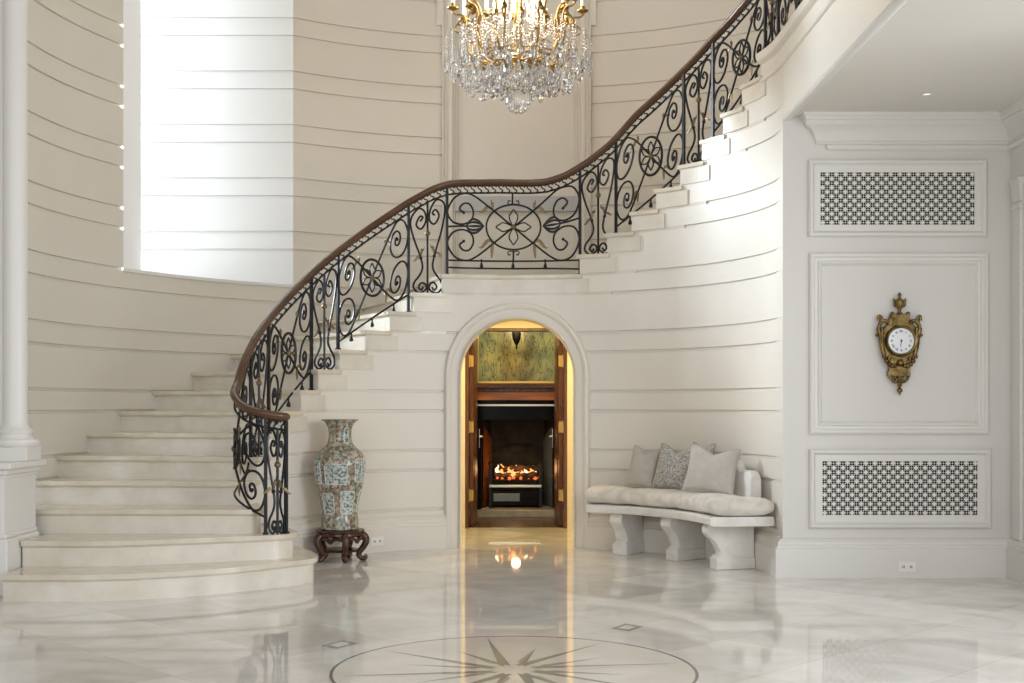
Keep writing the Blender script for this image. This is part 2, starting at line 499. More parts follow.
# floor
fl = MB(); fl.add([(-6,-2,0),(6,-2,0),(6,10.2,0),(-6,10.2,0)], [(0,1,2,3)])
struct(fl.build('floor', M['floor'], smooth=0))

# ------------------------------------------------------------------ arch casing and passage
def drum_pt(a, z, off):
    """a: arc position measured in x on the drum face, off: towards the room"""
    ph = math.degrees(a / R)
    return cyl(ph, R - off, z)
ca = MB()
A0 = R * math.asin((AX - XC) / R)
def arch_path(r):
    pts = [(-r, z) for z in (0, .25, .5, .75, 1.0)]
    pts = [(A0 - r, AS * t) for t in (0, .33, .66)]
    pts += [(A0 - r * math.cos(PI * i / 36), AS + r * math.sin(PI * i / 36)) for i in range(37)]
    pts += [(A0 + r, AS * t) for t in (.66, .33, 0)]
    return pts
# profile: (radius offset, projection)
cp = [(.0, -.03), (.0, .026), (.018, .030), (.022, .024), (.072,.024), (.076,.034), (.095,.040), (.112,.036), (.118,.0), (.118,-.02)]
rings = [arch_path(AR + dr) for dr, _ in cp]
npth = len(rings[0])
vs = [drum_pt(a, z, cp[j][1]) for j, rg in enumerate(rings) for a, z in rg]
fs = [(j*npth+i, j*npth+i+1, (j+1)*npth+i+1, (j+1)*npth+i) for j in range(len(cp)-1) for i in range(npth-1)]
ca.add(vs, fs)
struct(ca.build('trim_3', M['paint'], smooth=30))
YD = 10.12
tn = MB()
pr = [(AX - AR, AS * t) for t in (0, .5)] + [(AX - AR * math.cos(PI*i/36), AS + AR * math.sin(PI*i/36)) for i in range(37)] + [(AX + AR, AS * t) for t in (.5, 0)]
YT = 8.98
for (x0, z0), (x1, z1) in zip(pr, pr[1:]):
    tn.add([(x0, 8.74, z0), (x1, 8.74, z1), (x1, YT, z1), (x0, YT, z0)], [(0,1,2,3)])
PW0, PW1, PH_ = AX - .50, AX + .50, 1.71
# inner face of the arch wall, passage sides, ceiling, end wall with the door opening
up = [(x, z) for x, z in pr if z >= AS - 1e-6]
for (x0, z0), (x1, z1) in zip(up, up[1:]):
    tn.add([(x0, YT, z0), (x1, YT, z1), (x1, YT, PH_), (x0, YT, PH_)], [(0,1,2,3)])
for xa, xb in ((PW0, AX - AR), (AX + AR, PW1)): tn.add([(xa, YT, 0), (xb, YT, 0), (xb, YT, PH_), (xa, YT, PH_)], [(0,1,2,3)])
for xa in (PW0, PW1): tn.add([(xa, YT, 0), (xa, YD, 0), (xa, YD, PH_), (xa, YT, PH_)], [(0,1,2,3)])
tn.add([(PW0, YT, PH_), (PW1, YT, PH_), (PW1, YD, PH_), (PW0, YD, PH_)], [(0,1,2,3)])
DX0, DX1, DZ = -.380, .447, 1.624
for xa, xb, za in ((PW0, DX0, 0), (DX1, PW1, 0), (DX0, DX1, DZ)): tn.add([(xa, YD, za), (xb, YD, za), (xb, YD, PH_), (xa, YD, PH_)], [(0,1,2,3)])
struct(tn.build('wall_passage', M['warmwhite'], smooth=0))

# ------------------------------------------------------------------ baseboards
def curved_base(name, pa, pb, radius, sgn, mtl, h=.235):
    prof = [(0, 0), (.045, 0), (.045, .155), (.036, .165), (.036, .178), (.030, .186), (.030, .205), (.018, .225), (.006, h), (0, h)]
    path = []
    n = max(2, int(abs(pb - pa)))
    for i in range(n + 1):
        ph = lerp(pa, pb, i / n)
        d = Vector((-math.sin(rad(ph)), -math.cos(rad(ph)), 0))
        path.append((cyl(ph, radius, 0), d, (0,0,1)))
    mb = MB(); mb.sweep(path, prof)
    return struct(mb.build(name, mtl, smooth=25))
cas = math.degrees(.515 / R)
curved_base('baseboard_left', -84, math.degrees(A0/R) - cas, R, 1, M['paint'])
curved_base('baseboard_inner', math.degrees(A0/R) + cas, 88.5, R, 1, M['paint'])

# ------------------------------------------------------------------ hall on the right
YH = 7.27
XE = XC + R
XW = 2.90
ZC = 2.68
def hp(x, y): return ((x - 512) / F * YH, 1 - (y - HY) / F * YH)
hw = MB()
hw.box(XE - .0, 3.2, YH, YH + .2, 0, 3.15)
struct(hw.build('wall_right', M['hallpaint'], smooth=0))
hs = MB(); hs.box(XW, XW + .15, 5.2, YH, 0, ZC + .3)
struct(hs.build('wall_hall', M['hallpaint'], smooth=0))
hc = MB(); hc.box(XE + .05, 3.2, 2.6, YH, ZC, ZC + .1)
struct(hc.build('ceiling', M['ceil'], smooth=0))
# fascia of the gallery: bead at the soffit, plain frieze, nosing at the gallery floor
fa = MB()
prof = [(0, 2.662), (0, 2.97), (-.012, 2.975), (-.016, 2.985), (-.012, 2.995),
        (-.004, 3.0), (-.004, 3.08), (-.02, 3.09), (-.03, 3.10), (-.036, 3.118), (-.036, 3.14), (-.03, 3.151), (.3, 3.151), (.3, 3.05), (.05, 2.70), (.05, 2.662)]
path = [((XE, y, 0), (1,0,0), (0,0,1)) for y in (YH + .005, 6, 4.5, 2.6)]
fa.sweep(path, prof)
struct(fa.build('trim_4', M['paint'], smooth=25))
be = MB()
path = [((XE + .024, y, 2.668), (1,0,0), (0,0,1)) for y in (YH + .005, 6, 4.5, 2.6)]
be.sweep(path, [(.028*math.cos(2*PI*i/14), .016*math.sin(2*PI*i/14)) for i in range(14)])
struct(be.build('trim_12', M['white'], smooth=40))
# the same nosing carried along the drum from the last riser
fn = MB()
prof2 = [(.02, 2.965), (-.012, 2.975), (-.016, 2.985), (-.012, 2.995), (-.004, 3.0), (-.004, 3.08), (-.02, 3.09), (-.03, 3.10), (-.036, 3.118), (-.036, 3.14), (-.03, 3.151), (.10, 3.151), (.10, 2.965)]
path = []
for i in range(15):
    ph = lerp(PH[23] - .3, 90.3, i / 14)
    path.append((cyl(ph, R, 0), (math.sin(rad(ph)), math.cos(rad(ph)), 0), (0,0,1)))
fn.sweep(path, prof2)
struct(fn.build('trim_5', M['paint'], smooth=25))
gf = MB()
arc = [cyl(lerp(PH[23] + 3, 90, i/10), R2, 0)[:2] for i in range(11)]
arc2 = [cyl(lerp(90, PH[23], i/10), R + .03, 0)[:2] for i in range(11)]
gf.prism(arc + [(XC + R2, 2.6), (XE + .2, 2.6), (XE + .2, YC)] + arc2, 3.12, 3.149)
struct(gf.build('floor_gallery', M['tread'], smooth=0))
# straight drum wall piece between pier and fascia is the drum itself (ends at 90 degrees)
# crown moulding of the hall
crp = [(0, ZC - .165), (.012, ZC - .165), (.018, ZC - .155), (.014, ZC - .146), (.020, ZC - .135), (.032, ZC - .105), (.055, ZC - .075), (.075, ZC - .062), (.082, ZC - .05), (.082, ZC - .04), (.092, ZC - .036), (.096, ZC - .022), (.106, ZC - .016), (.11, ZC), (0, ZC)]
cx0 = hp(818, 0)[0]
cm = MB()
path = [((cx0, YH + .01, 0), (-1,0,0), (0,0,1)), ((cx0, YH, 0), (-1,-1,0), (0,0,1)), ((XW, YH, 0), (-1,-1,0), (0,0,1)), ((XW, 5.2, 0), (-1,0,0), (0,0,1))]
cm.sweep(path, crp)
struct(cm.build('trim_6', M['white'], smooth=25))
# frieze moulding under the crown
pr_ = MB()
fp_ = [(0, ZC - .20), (.010, ZC - .20), (.022, ZC - .19), (.026, ZC - .178), (.018, ZC - .168), (.012, ZC - .160), (0, ZC - .16)]
x0_ = hp(830,0)[0]
pr_.sweep([((x0_, YH + .01, 0), (-1,0,0), (0,0,1)), ((x0_, YH, 0), (-1,-1,0), (0,0,1)), ((XW, YH, 0), (-1,-1,0), (0,0,1)), ((XW, 5.2, 0), (-1,0,0), (0,0,1))], fp_)
struct(pr_.build('trim_7', M['white'], smooth=25))
# baseboard
bb = MB()
bprof = [(0, 0), (.045, 0), (.045, .165), (.036, .175), (.036, .185), (.028, .192), (.028, .205), (.012, .222), (0, .225)]
bb.sweep([((XE - .005, YH + .10, 0), (-1,-0.0,0), (0,0,1)), ((XE - .005, YH, 0), (-1,-1,0), (0,0,1)), ((XW, YH, 0), (-1,-1,0), (0,0,1)), ((XW, 5.2, 0), (-1,0,0), (0,0,1))], bprof)
struct(bb.build('baseboard_right', M['white'], smooth=25))

def frame_ring(mb, x0, x1, z0, z1, prof, Y):
    """picture-frame moulding on the hall wall; prof = (inset, projection)"""
    vs = []
    for ins, pj in prof:
        for cx, cz in ((x0 + ins, z0 + ins), (x1 - ins, z0 + ins), (x1 - ins, z1 - ins), (x0 + ins, z1 - ins)):
            vs.append((cx, Y - pj, cz))
    n = len(prof)
    fs = [(j*4 + i, j*4 + (i+1) % 4, (j+1)*4 + (i+1) % 4, (j+1)*4 + i) for j in range(n-1) for i in range(4)]
    mb.add(vs, fs)
# wall panel behind the clock
x0, z1 = hp(809, 253); x1, z0 = hp(988, 434)
pm = MB()
frame_ring(pm, x0, x1, z0, z1, [(0,0), (0,.018), (.010,.026), (.022,.026), (.030,.016), (.046,.014), (.052,.022), (.062,.018), (.072,.004), (.076,0)], YH)
struct(pm.build('trim_8', M['white'], smooth=25))

# pierced vent grilles
def grille_mesh(w, h, a, name):
    """pierced plate: rosette cells and star cells in a chequer, four round-cornered holes to a cell"""
    mb = MB(); nx = int(round(w / a)); nz = int(round(h / a))
    ax_, az_ = w / nx, h / nz
    for i in range(nx):
        for j in range(nz):
            cx, cz = -w/2 + (i + .5)*ax_, -h/2 + (j + .5)*az_
            ros = (i + j) % 2
            for sx in (-1, 1):
                for sz in (-1, 1):
                    T = lambda p: (cx + sx*p[0]*ax_, 0, cz + sz*p[1]*az_)
                    if ros:      # quarter-round hole, leaving a cross and a ring
                        hole = [(.035,.11),(.035,.498),(.22,.49),(.40,.44),(.44,.40),(.49,.22),(.498,.035),(.11,.035)]
                        out_ = [(0,.11),(0,.5),(.22,.5),(.5,.5),(.5,.5),(.5,.22),(.5,0),(.11,0)]
                        mb.add([T(p) for p in ((0,0),(.11,0),(.11,.035),(.035,.11),(0,.11))], [(0,1,2,3,4)])
                        rng = range(7)
                    else:        # star cell: a small round hole towards each corner
                        hole = [(.345 + .15*math.cos(k*PI/4), .345 + .15*math.sin(k*PI/4)) for k in range(8)]
                        out_ = [(.5,.345),(.5,.5),(.345,.5),(0,.5),(0,.345),(0,0),(.345,0),(.5,0)]
                        rng = range(8)
                    for k in rng:
                        k2_ = (k + 1) % 8
                        q4 = [out_[k], out_[k2_], hole[k2_], hole[k]]
                        if q4[0] == q4[1]: q4 = q4[1:]
                        mb.add([T(p) for p in q4], [tuple(range(len(q4)))])
    return mb
def grille(X0, Y0, X1, Y1, gx0, gy0, gx1, gy1, label):
    x0, z1 = hp(X0, Y0); x1, z0 = hp(X1, Y1)
    a0, c1 = hp(gx0, gy0); a1, c0 = hp(gx1, gy1)
    cx, cz = (x0+x1)/2, (z0+z1)/2
    root = empty('vent_grille', (cx, YH, cz), label, 'vent', 'pierced vent grilles on the hall wall')
    f = MB()
    frame_ring(f, x0, x1, z0, z1, [(0,0), (0,.02), (.010,.030), (.020,.030), (.028,.016), (.034,.010), (.040,.010)], YH)
    f.build('frame', M['white'], root, smooth=25)
    pl = MB(); i = .038
    for (u0, u1, w0, w1) in ((x0+i, a0, z0+i, z1-i), (a1, x1-i, z0+i, z1-i), (a0, a1, z0+i, c0), (a0, a1, c1, z1-i)):
        pl.box(u0, u1, YH - .012, YH - .004, w0, w1)
    pl.build('plate', M['white'], root, smooth=0)
    mb = grille_mesh(a1 - a0, c1 - c0, 4.5 * YH / F, 'lattice')
    mb.v = [(p[0] + (a0+a1)/2, YH - .010, p[2] + (c0+c1)/2) for p in mb.v]
    mb.build('lattice', M['white'], root, smooth=0, recalc=False)
    v = MB(); v.box(a0 - .004, a1 + .004, YH - .003, YH - .001, c0 - .004, c1 + .004)  # thin black sheet stands in for the darkness inside the duct
    v.build('duct_shade_sheet', M['black'], root, smooth=0)
grille(808, 160, 986, 237, 820, 172.5, 974, 225, 'white pierced vent grille above the panel with the gilt clock')
grille(809, 449, 990, 528, 822, 461, 977, 515, 'white pierced vent grille below the panel, near the floor')

# recessed downlight
dx, dy = 2.24, 6.75
dl = empty('ceiling_light', (dx, dy, ZC), 'small white recessed spotlight in the hall ceiling', 'light')
r_ = MB(); r_.lathe([(.019, -.001), (.030, -.001), (.030, -.004), (.027, -.006), (.019, -.004)], (dx, dy, ZC), 24, cap=False); r_.build('trim_ring', M['white'], dl)
r_ = MB(); r_.lathe([(.0001, -.002), (.019, -.002)], (dx, dy, ZC), 20, cap=False); r_.build('lens', M['downlight'], dl)

# pilaster at the right edge
def pilaster(name, loc, w, d, ztop, label):
    x, y = loc
    root = empty(name, (x, y, 0), label, 'pilaster')
    b = MB()
    b.box(x-w/2-.014, x+w/2, y-d/2-.014, y+d/2+.012, 0, .19); b.box(x-w/2-.008, x+w/2, y-d/2-.008, y+d/2+.008, .19, .225)
    b.build('base', M['colwhite'], root, smooth=0, bevel=.006)
    s_ = MB(); s_.box(x-w/2, x+w/2, y-d/2, y+d/2, .225, ztop - .12); s_.build('shaft', M['colwhite'], root, smooth=0, bevel=.006)
    c_ = MB()
    c_.box(x-w/2-.008, x+w/2, y-d/2-.008, y+d/2+.004, ztop-.16, ztop-.145)
    pts = [(0,-.12),(.002,-.09),(.006,-.06),(.010,-.04),(.012,-.02),(.015,-.018),(.015,0)]
    for (a, za), (b2, zb) in zip(pts, pts[1:]):
        c_.add([(x-w/2-a, y-d/2-a, ztop+za), (x+w/2, y-d/2-a, ztop+za), (x+w/2, y+d/2+a*.5, ztop+za), (x-w/2-a, y+d/2+a*.5, ztop+za),
                (x-w/2-b2, y-d/2-b2, ztop+zb), (x+w/2, y-d/2-b2, ztop+zb), (x+w/2, y+d/2+b2*.5, ztop+zb), (x-w/2-b2, y+d/2+b2*.5, ztop+zb)],
               [(0,1,5,4),(1,2,6,5),(2,3,7,6),(3,0,4,7)])
    c_.box(x-w/2-.018, x+w/2, y-d/2-.018, y+d/2+.010, ztop-.001, ztop+.014)
    c_.build('capital', M['colwhite'], root, smooth=25)
    return root
pilaster('pilaster', (2.945, 7.15), .12, .10, 1 + (405-181)*7.15/F, 'white pilaster with moulded capital at the right end of the hall wall')

# wall outlets
def outlet(c, n, label):
    """c centre on the surface, n horizontal direction along the wall, landscape plate"""
    n = Vector((*n, 0)).normalized(); out = Vector((n.y, -n.x, 0))
    if out.y > 0: out = -out
    root = empty('wall_outlet', c, label, 'outlet')
    Mx = Matrix((( n.x, -out.x, 0, c[0]), (n.y, -out.y, 0, c[1]), (0,0,1,c[2]), (0,0,0,1)))
    p = MB(); p.box(-.05, .05, -.006, 0, -.03, .03, Mx); p.build('cover_plate', M['outlet'], root, smooth=0, bevel=.003)
    for sx in (-.022, .022):
        s_ = MB()
        s_.box(sx - .0065, sx - .0035, -.0068, -.0058, -.008, .008, Mx); s_.box(sx + .0035, sx + .0065, -.0068, -.0058, -.008, .008, Mx); s_.box(sx - .0065, sx + .0065, -.0066, -.0058, -.002, .002, Mx)
        s_.build('socket', M['slot'], root, smooth=0)
x, z = hp(904.5, 566); outlet((x, YH - .045, .065), (1, 0), 'white outlet plate in the baseboard below the lower vent grille')
ph = phi_of(373.5); q = cyl(ph, R - .045, .075); outlet(q, (math.cos(rad(ph)), -math.sin(rad(ph))), 'white outlet plate in the curved baseboard beside the vase stand')

# ------------------------------------------------------------------ staircase
stair = empty('staircase', (XC, YC, 0), 'curved cream marble staircase sweeping up round the rotunda wall over the arch', 'staircase')
TT = .031; NOSE = .024
def sector(r0, r1, p0, p1, n=6, tw=0, tw1=None):
    tw1 = tw if tw1 is None else tw1
    return [cyl(lerp(p0 + tw, p1 + tw1, i/n), r1, 0)[:2] for i in range(n+1)] + [cyl(lerp(p1, p0, i/n), r0, 0)[:2] for i in range(n+1)]
def nosing_slab(mb, poly, ztop, inset_fn=None):
    mb.prism(poly, ztop - TT, ztop)
low = {
 1: [(-2.59,6.36),(-2.117,6.37),(-1.80,6.47),(-1.52,6.63),(-1.28,6.86),(-1.15,7.02),(-1.13,7.12),(-1.17,7.28),(-1.30,7.55),(-1.46,7.82)],
 2: [(-2.62,6.69),(-2.235,6.68),(-1.90,6.76),(-1.56,6.90),(-1.34,6.99),(-1.26,7.07),(-1.25,7.15),(-1.30,7.30),(-1.40,7.46),(-1.50,7.62)],
 3: [(-2.82,7.06),(-2.2,7.06),(-1.75,7.05),(-1.50,7.05),(-1.44,7.10),(-1.45,7.20),(-1.50,7.32),(-1.53,7.45)]}
back_arc = [cyl(a, R + .03, 0)[:2] for a in (-82, -88, -94)]
def outset(poly, d, n):
    """push the first n points of an open front outwards (towards the room)"""
    out = []
    for i in range(n):
        a = Vector(poly[max(i-1,0)]); b = Vector(poly[min(i+1,n-1)])
        t = (b - a).normalized(); nn = Vector((t.y, -t.x))
        out.append(tuple(Vector(poly[i]) + nn * d))
    return out
for k in range(1, TOPK + 1):
    z = k * RISE
    rb, tb, eb = MB(), MB(), MB()
    if k <= 3:
        fr = [tuple(v) for v in catmull([(*p, 0) for p in low[k]], 6)]
        fr = [(p[0], p[1]) for p in fr]
        n = len(fr)
        xl = fr[0][0]
        back = [(-1.62, 7.9), (-2.2, 7.9), (-2.80, 7.6), (-2.622, 7.0)] if k < 3 else [(-1.62, 7.72), (-2.2, 7.8), (-2.80, 7.7)]
        rb.prism(fr + back, 0 if k < 3 else z - 2*RISE, z - TT)
        fo = outset(fr, NOSE, n)
        tb.prism(fo + back, z - TT*.8, z)
        tb.prism(outset(fr, NOSE*.6, n) + back, z - TT, z - TT*.8)
    else:
        p0 = PH[k]; p1 = PH[k+1] if k < TOPK else PH[k] + 7
        nd = math.degrees(NOSE / 2.1)
        r_out = R2 + .03
        twf = lambda q: (2.0 if 9 <= q <= 13 else 1.2 if 4 <= q <= 8 else 1.0 if q == 14 else 0)
        tw, tw1 = twf(k), twf(k + 1)
        rb.prism(sector(R + .002, r_out, p0, p1 + 1.0, 10 if k == 14 else 4, tw, tw1), max(0, z - (1.35 if k == 14 else 2.2)*RISE), z - TT)
        tb.prism(sector(R - .018, r_out, p0 - nd, p1 + .6, 14 if k == 14 else 5, tw, tw1), z - TT*.8, z)
        tb.prism(sector(R - .010, r_out, p0 - nd*.6, p1 + .3, 14 if k == 14 else 5, tw, tw1), z - TT, z - TT*.8)
        if 7 <= k <= 22:
            eb.prism(sector(R - .009, R + .01, p0, p1 + 2.3, 14 if k == 14 else 4), z - RISE + .006, z - TT - .001)
    st = rb.build('step', M['stone'], stair, smooth=25)
    tb.build('tread', M['tread'], st, smooth=25)
    if eb.v: eb.build('step_end', M['endstone'], st, smooth=25)

# ------------------------------------------------------------------ balustrade
DEG = RR * PI / 180
newel = [(-88, cyl(-88, RR, 0)[:2]), (-91.5, (-1.600, 7.20)), (-95, (-1.545, 7.105)), (-98.3, (-1.465, 7.04)), (-101.5, (-1.385, 7.015)), (-104.5, (-1.315, 7.035)), (-107, (-1.278, 7.07))]
ncurve = catmull([(p[1][0], p[1][1], p[0]) for p in [(-84, cyl(-84, RR, 0)[:2])] + newel], 8)
ncurve = sorted([(v.z, v.x, v.y) for v in ncurve])
def pos(u, z):
    if u > 90: return (XC + RR, YC - (u - 90) * DEG, z)
    if u >= -88: return cyl(u, RR, z)
    return (table([(a, b) for a, b, c in ncurve], u), table([(a, c) for a, b, c in ncurve], u), z)
rail_px = [(243,362),(258,331),(277,306.5),(296,285.6),(334,251),(372,223),(410,198),(433,185.5),(448,180.5),(462,179.3),(500,179),(530,179.5),(546.5,178.5),(565,172.5),(588.6,158.4),
           (612,139.5),(636,112),(674,77),(712,37),(739,7.6)]
rail_tab = [(-107,.955),(-104,.962),(-100.5,.978),(-97,1.004),(-94,1.045),(-90,1.11)]
for x, y in rail_px:
    ph = phi_of(x, RR); Yv = cyl(ph, RR, 0)[1]
    rail_tab.append((ph, 1 + (HY - y) * Yv / F))
gal = 3.151 + .684
rail_tab += [(78, min(gal, rail_tab[-1][1] + .16)), (84, gal), (200, gal)]
def zr(u): return table(rail_tab, u)          # top of the handrail
def zr_s(u): return (zr(u - 1.2) + zr(u) * 2 + zr(u + 1.2)) / 4
UMAX = 128
bal = empty('balustrade', cyl(0, RR, 14*RISE), 'black wrought iron scroll balustrade with brown wooden handrail along the curved stair', 'balustrade')
# handrail
path = []
u = -107.0
while u <= UMAX:
    p = Vector(pos(u, zr_s(u))); q = Vector(pos(u + .5, zr_s(u + .5))); p_ = Vector(pos(u - .5, zr_s(u - .5)))
    t = (q - p_).normalized()
    side = t.cross(Vector((0,0,1))).normalized(); upv = side.cross(t).normalized()
    path.append((p - Vector((0,0,.022)), side, upv)); u += 1.0
prof = [(.0,.022),(.015,.019),(.024,.010),(.026,.0),(.022,-.010),(.015,-.015),(.011,-.022),(-.011,-.022),(-.015,-.015),(-.022,-.010),(-.026,.0),(-.024,.010),(-.015,.019)]
hr = MB(); hr.sweep(path, prof)
# volute end
e = Vector(path[0][0])
hr.lathe([(.0001,-.022),(.022,-.022),(.034,-.010),(.036,.0),(.032,.012),(.020,.020),(.0001,.022)], tuple(e + Vector((-.012, .004, 0))), 20)
hr.build('handrail', M['rail'], bal, smooth=50)

PX = {n: phi_of(x, RR) for n, x in (('a',311.4),('b',338),('c',408.4),('d',447),('e',580),('f',616),('g',683.7),('h',713),('i',765.5))}
posts = [-107, -101.6, -80, -71.2, PX['a'], PX['b'], PX['c'], PX['d'], PX['e'], PX['f'], PX['g'], PX['h'], PX['i'], 81, 100, 109, 128]
def ground(u):
    if u > PH[23]: return 3.151
    if u < -90: return 2 * RISE
    return tread_z(u)
FO, FI = .098, .046        # lower bar and upper bar of the frieze, below the rail top
def zt(u): return zr_s(u) - FO
for u in posts:
    zb = ground(u) if u not in (PX['e'],) else 14*RISE
    if u == -107: zb = 2*RISE
    p = MB()
    d = (Vector(pos(u + .3, 0)) - Vector(pos(u - .3, 0))).normalized()
    w = .0088
    n_ = Vector((-d.y, d.x, 0))
    c0 = Vector(pos(u, 0))
    qs = [c0 + d*sx*w + n_*sy*w for sx, sy in ((-1,-1),(1,-1),(1,1),(-1,1))]
    p.prism([(q.x, q.y) for q in qs], zb, zr_s(u) - .045)
    w = .014
    qs = [c0 + d*sx*w + n_*sy*w for sx, sy in ((-1,-1),(1,-1),(1,1),(-1,1))]
    p.prism([(q.x, q.y) for q in qs], zb, zb + .012)
    p.build('post', M['iron'], bal, smooth=0)

TR = .0073
class Panel:
    def __init__(s, u0, u1, zb, zt): s.u0, s.u1, s.zb, s.zt = u0, u1, zb, zt
    def at(s, a, t):
        u = lerp(s.u0, s.u1, a)
        return pos(u, lerp(s.zb(u), s.zt(u), t))
    def stroke(s, mb, pts, r=TR, n=6, sub=6, closed=False):
        c = catmull([(a, t, 0) for a, t in pts], sub, closed)
        mb.tube([s.at(v.x, v.y) for v in c], r, n, closed)
    def line(s, mb, a, b, r=TR, k=8):
        mb.tube([s.at(lerp(a[0], b[0], i/k), lerp(a[1], b[1], i/k)) for i in range(k+1)], r, 6)
def sprig(mb, P, dirv, ln=.06, wd=.012):
    """a curled pointed leaf starting at P (3-D) going along dirv"""
    P = Vector(P); d = Vector(dirv).normalized()
    up = Vector((0,0,1)) if abs(d.z) < .8 else Vector(pos(1,0)) - Vector(pos(-1,0))
    pts = []; rr = []
    for i in range(8):
        t = i / 7
        pts.append(P + d * (ln * t) + Vector((0,0,1)) * (ln * .22 * math.sin(t * 5.5)))
        rr.append(max(.0012, wd * math.sin(PI * min(1, t * .92 + .06)) ** .8 * (1 - .3*t)))
    mb.tube(pts, rr, 6, flat=(1, .5))
LW, LH = 817.0, 400.0
def L(x, y): return ((x - 45) / LW, (550 - y) / LH)
half_stair = [(453,350),(560,432),(670,510),(745,545),(815,522),(857,452),(832,388),(772,364),(700,384),(660,436),(678,484),(724,500),(764,480),(770,446),(744,426),(716,440),(722,464),(742,462)]
half = [(453,350),(580,450),(680,525),(745,549),(815,526),(858,450),(828,385),(765,366),(712,390),(698,440),(722,485),(760,488),(783,458),(757,434)]
def scroll_panel(u0, u1, zb0, zb1, kind):
    zbf = lambda u: lerp(zb0, zb1, (u - u0) / (u1 - u0))
    P = Panel(u0, u1, zbf, zt)
    mb = MB(); gl = MB(); fl_ = MB()
    for fx, fy in ((1,1),(-1,1),(1,-1),(-1,-1)):
        P.stroke(mb, [L(453 + (x-453)*fx, 350 + (y-350)*fy) for x, y in (half if kind == 'landing' else half_stair)])
        # dot at the eye
        ex, ey = (304, 84) if kind == 'landing' else (286, 106)
        mb.ball(P.at(*L(453 + ex*fx, 350 + ey*fy)), .011, 8, 6)
    um = (u0 + u1) / 2; zlo, zhi = zbf(um), zt(um)
    W_ = abs(u1 - u0) * DEG; H_ = zhi - zlo
    def up(x, z):           # upright ornament, offsets in eye heights from the panel centre
        return pos(um + x / W_ * (u1 - u0), (zlo + zhi) / 2 + z)
    def ustroke(mb_, pts, r, sub):
        mb_.tube([up(v.x, v.y) for v in catmull([(a, b, 0) for a, b in pts], sub, True)], r, 6, True)
    rx, ry = (.2035*W_, .33*H_) if kind == 'landing' else (.165*W_, .225*H_)
    ustroke(mb, [(rx*math.cos(PI*i/12), ry*math.sin(PI*i/12)) for i in range(24)], TR if kind == 'landing' else TR*1.25, 3)
    n = 4 if kind == 'landing' else 6
    for i in range(n):
        a = 2*PI*i/n + (0 if n == 4 else PI/6)
        c, s_ = math.cos(a), math.sin(a)
        lx, wx = (.124, .031) if n == 4 else (.098, .023)
        pts = []
        for t, w in ((.06,0),(.35,.75),(.62,1),(.82,.55),(1,0),(.82,-.55),(.62,-1),(.35,-.75)):
            X = lx*t; Yy = wx*w
            pts.append(((X*c - Yy*s_) * (1 if n == 4 else .85), X*s_ + Yy*c))
        ustroke(fl_, pts, TR*.7, 4)
    # frame bars
    P.line(mb, (0,1), (1,1), .0068, 16)
    P.line(mb, (0,0), (1,0), .0068, 16)
    if kind == 'landing':
        db = .053 / (P.zt(0) - zb0)
        P.line(mb, (0,-db), (1,-db), .0068, 16)
        P.stroke(mb, [L(447,92+55), L(447,222)]); P.stroke(mb, [L(453,484), L(453,552)])
        for sx in (-1, 1):
            for y0, sg in ((222, -1), (486, 1)):
                P.stroke(mb, [L(453+sx*6,y0+sg*10), L(453+sx*20,y0+sg*4), L(453+sx*34,y0+sg*12), L(453+sx*28,y0+sg*28), L(453+sx*16,y0+sg*22)], r=TR*.6)
            P.line(mb, L(453+sx*408,345), L(453+sx*290,345))
            # palmette
            for wv in (-44, -24, 0, 24, 44):
                pts = [(453 + sx*(290 - 112*t), 345 + wv*math.sin(PI*t**.8)*(1 if abs(wv) < 30 else .95)) for t in (0,.15,.3,.45,.6,.75,.9,1)]
                mb.tube([P.at(*L(*p)) for p in pts], [.004,.006,.0085,.010,.0095,.008,.005,.002], 6, flat=(1,.6))
        drops = (.26, .496, .738)
    else: drops = (.2, .5, .8) if u0 > -90 else ()
    for a in drops:
        if kind == 'landing': top, ln = P.at(a, .03), .075
        else: top, ln = P.at(a, 0), .062
        x, y, z = top
        mb.lathe([(.001, z), (.007, z - .006), (.005, z - ln*.35), (.011, z - ln*.6), (.015, z - ln*.92), (.004, z - ln)][::-1], (x, y, 0), 8)
    # leaves where the diagonals cross the oval
    for fx, fy in ((1,1),(-1,1),(1,-1),(-1,-1)):
        b0 = P.at(*L(453 + fx*(125 if kind == 'landing' else 150), 350 + fy*(95 if kind == 'landing' else 118)))
        sd = (Vector(P.at(.51, .5)) - Vector(P.at(.49, .5))).normalized()
        sprig(gl, b0, sd * fx + Vector((0,0,-.12*fy)), .105 if kind == 'landing' else .07, .017 if kind == 'landing' else .012)
        sprig(gl, b0, Vector((0,0,-fy)) + sd * fx * .12, .095 if kind == 'landing' else .06, .016 if kind == 'landing' else .012)
    o = mb.build('scroll_panel', M['iron'], bal, smooth=50)
    fl_.build('flower', M['iron'], o, smooth=50)
    gl.ball(P.at(.5,.5), .02, 10, 7)
    gl.build('leaves', M['bronze'], o, smooth=50)
lyre_s = [(.31,.828),(.375,.86),(.295,.885),(.205,.81),(.325,.737),(.452,.80),(.425,.91),(.26,.985),(.06,.90),(.12,.69),(.325,.404),(.365,.283),(.275,.2),(.165,.14),(.13,.068),(.275,.008),(.455,.05),(.435,.105),(.335,.12),(.265,.075),(.335,.04),(.385,.075)]
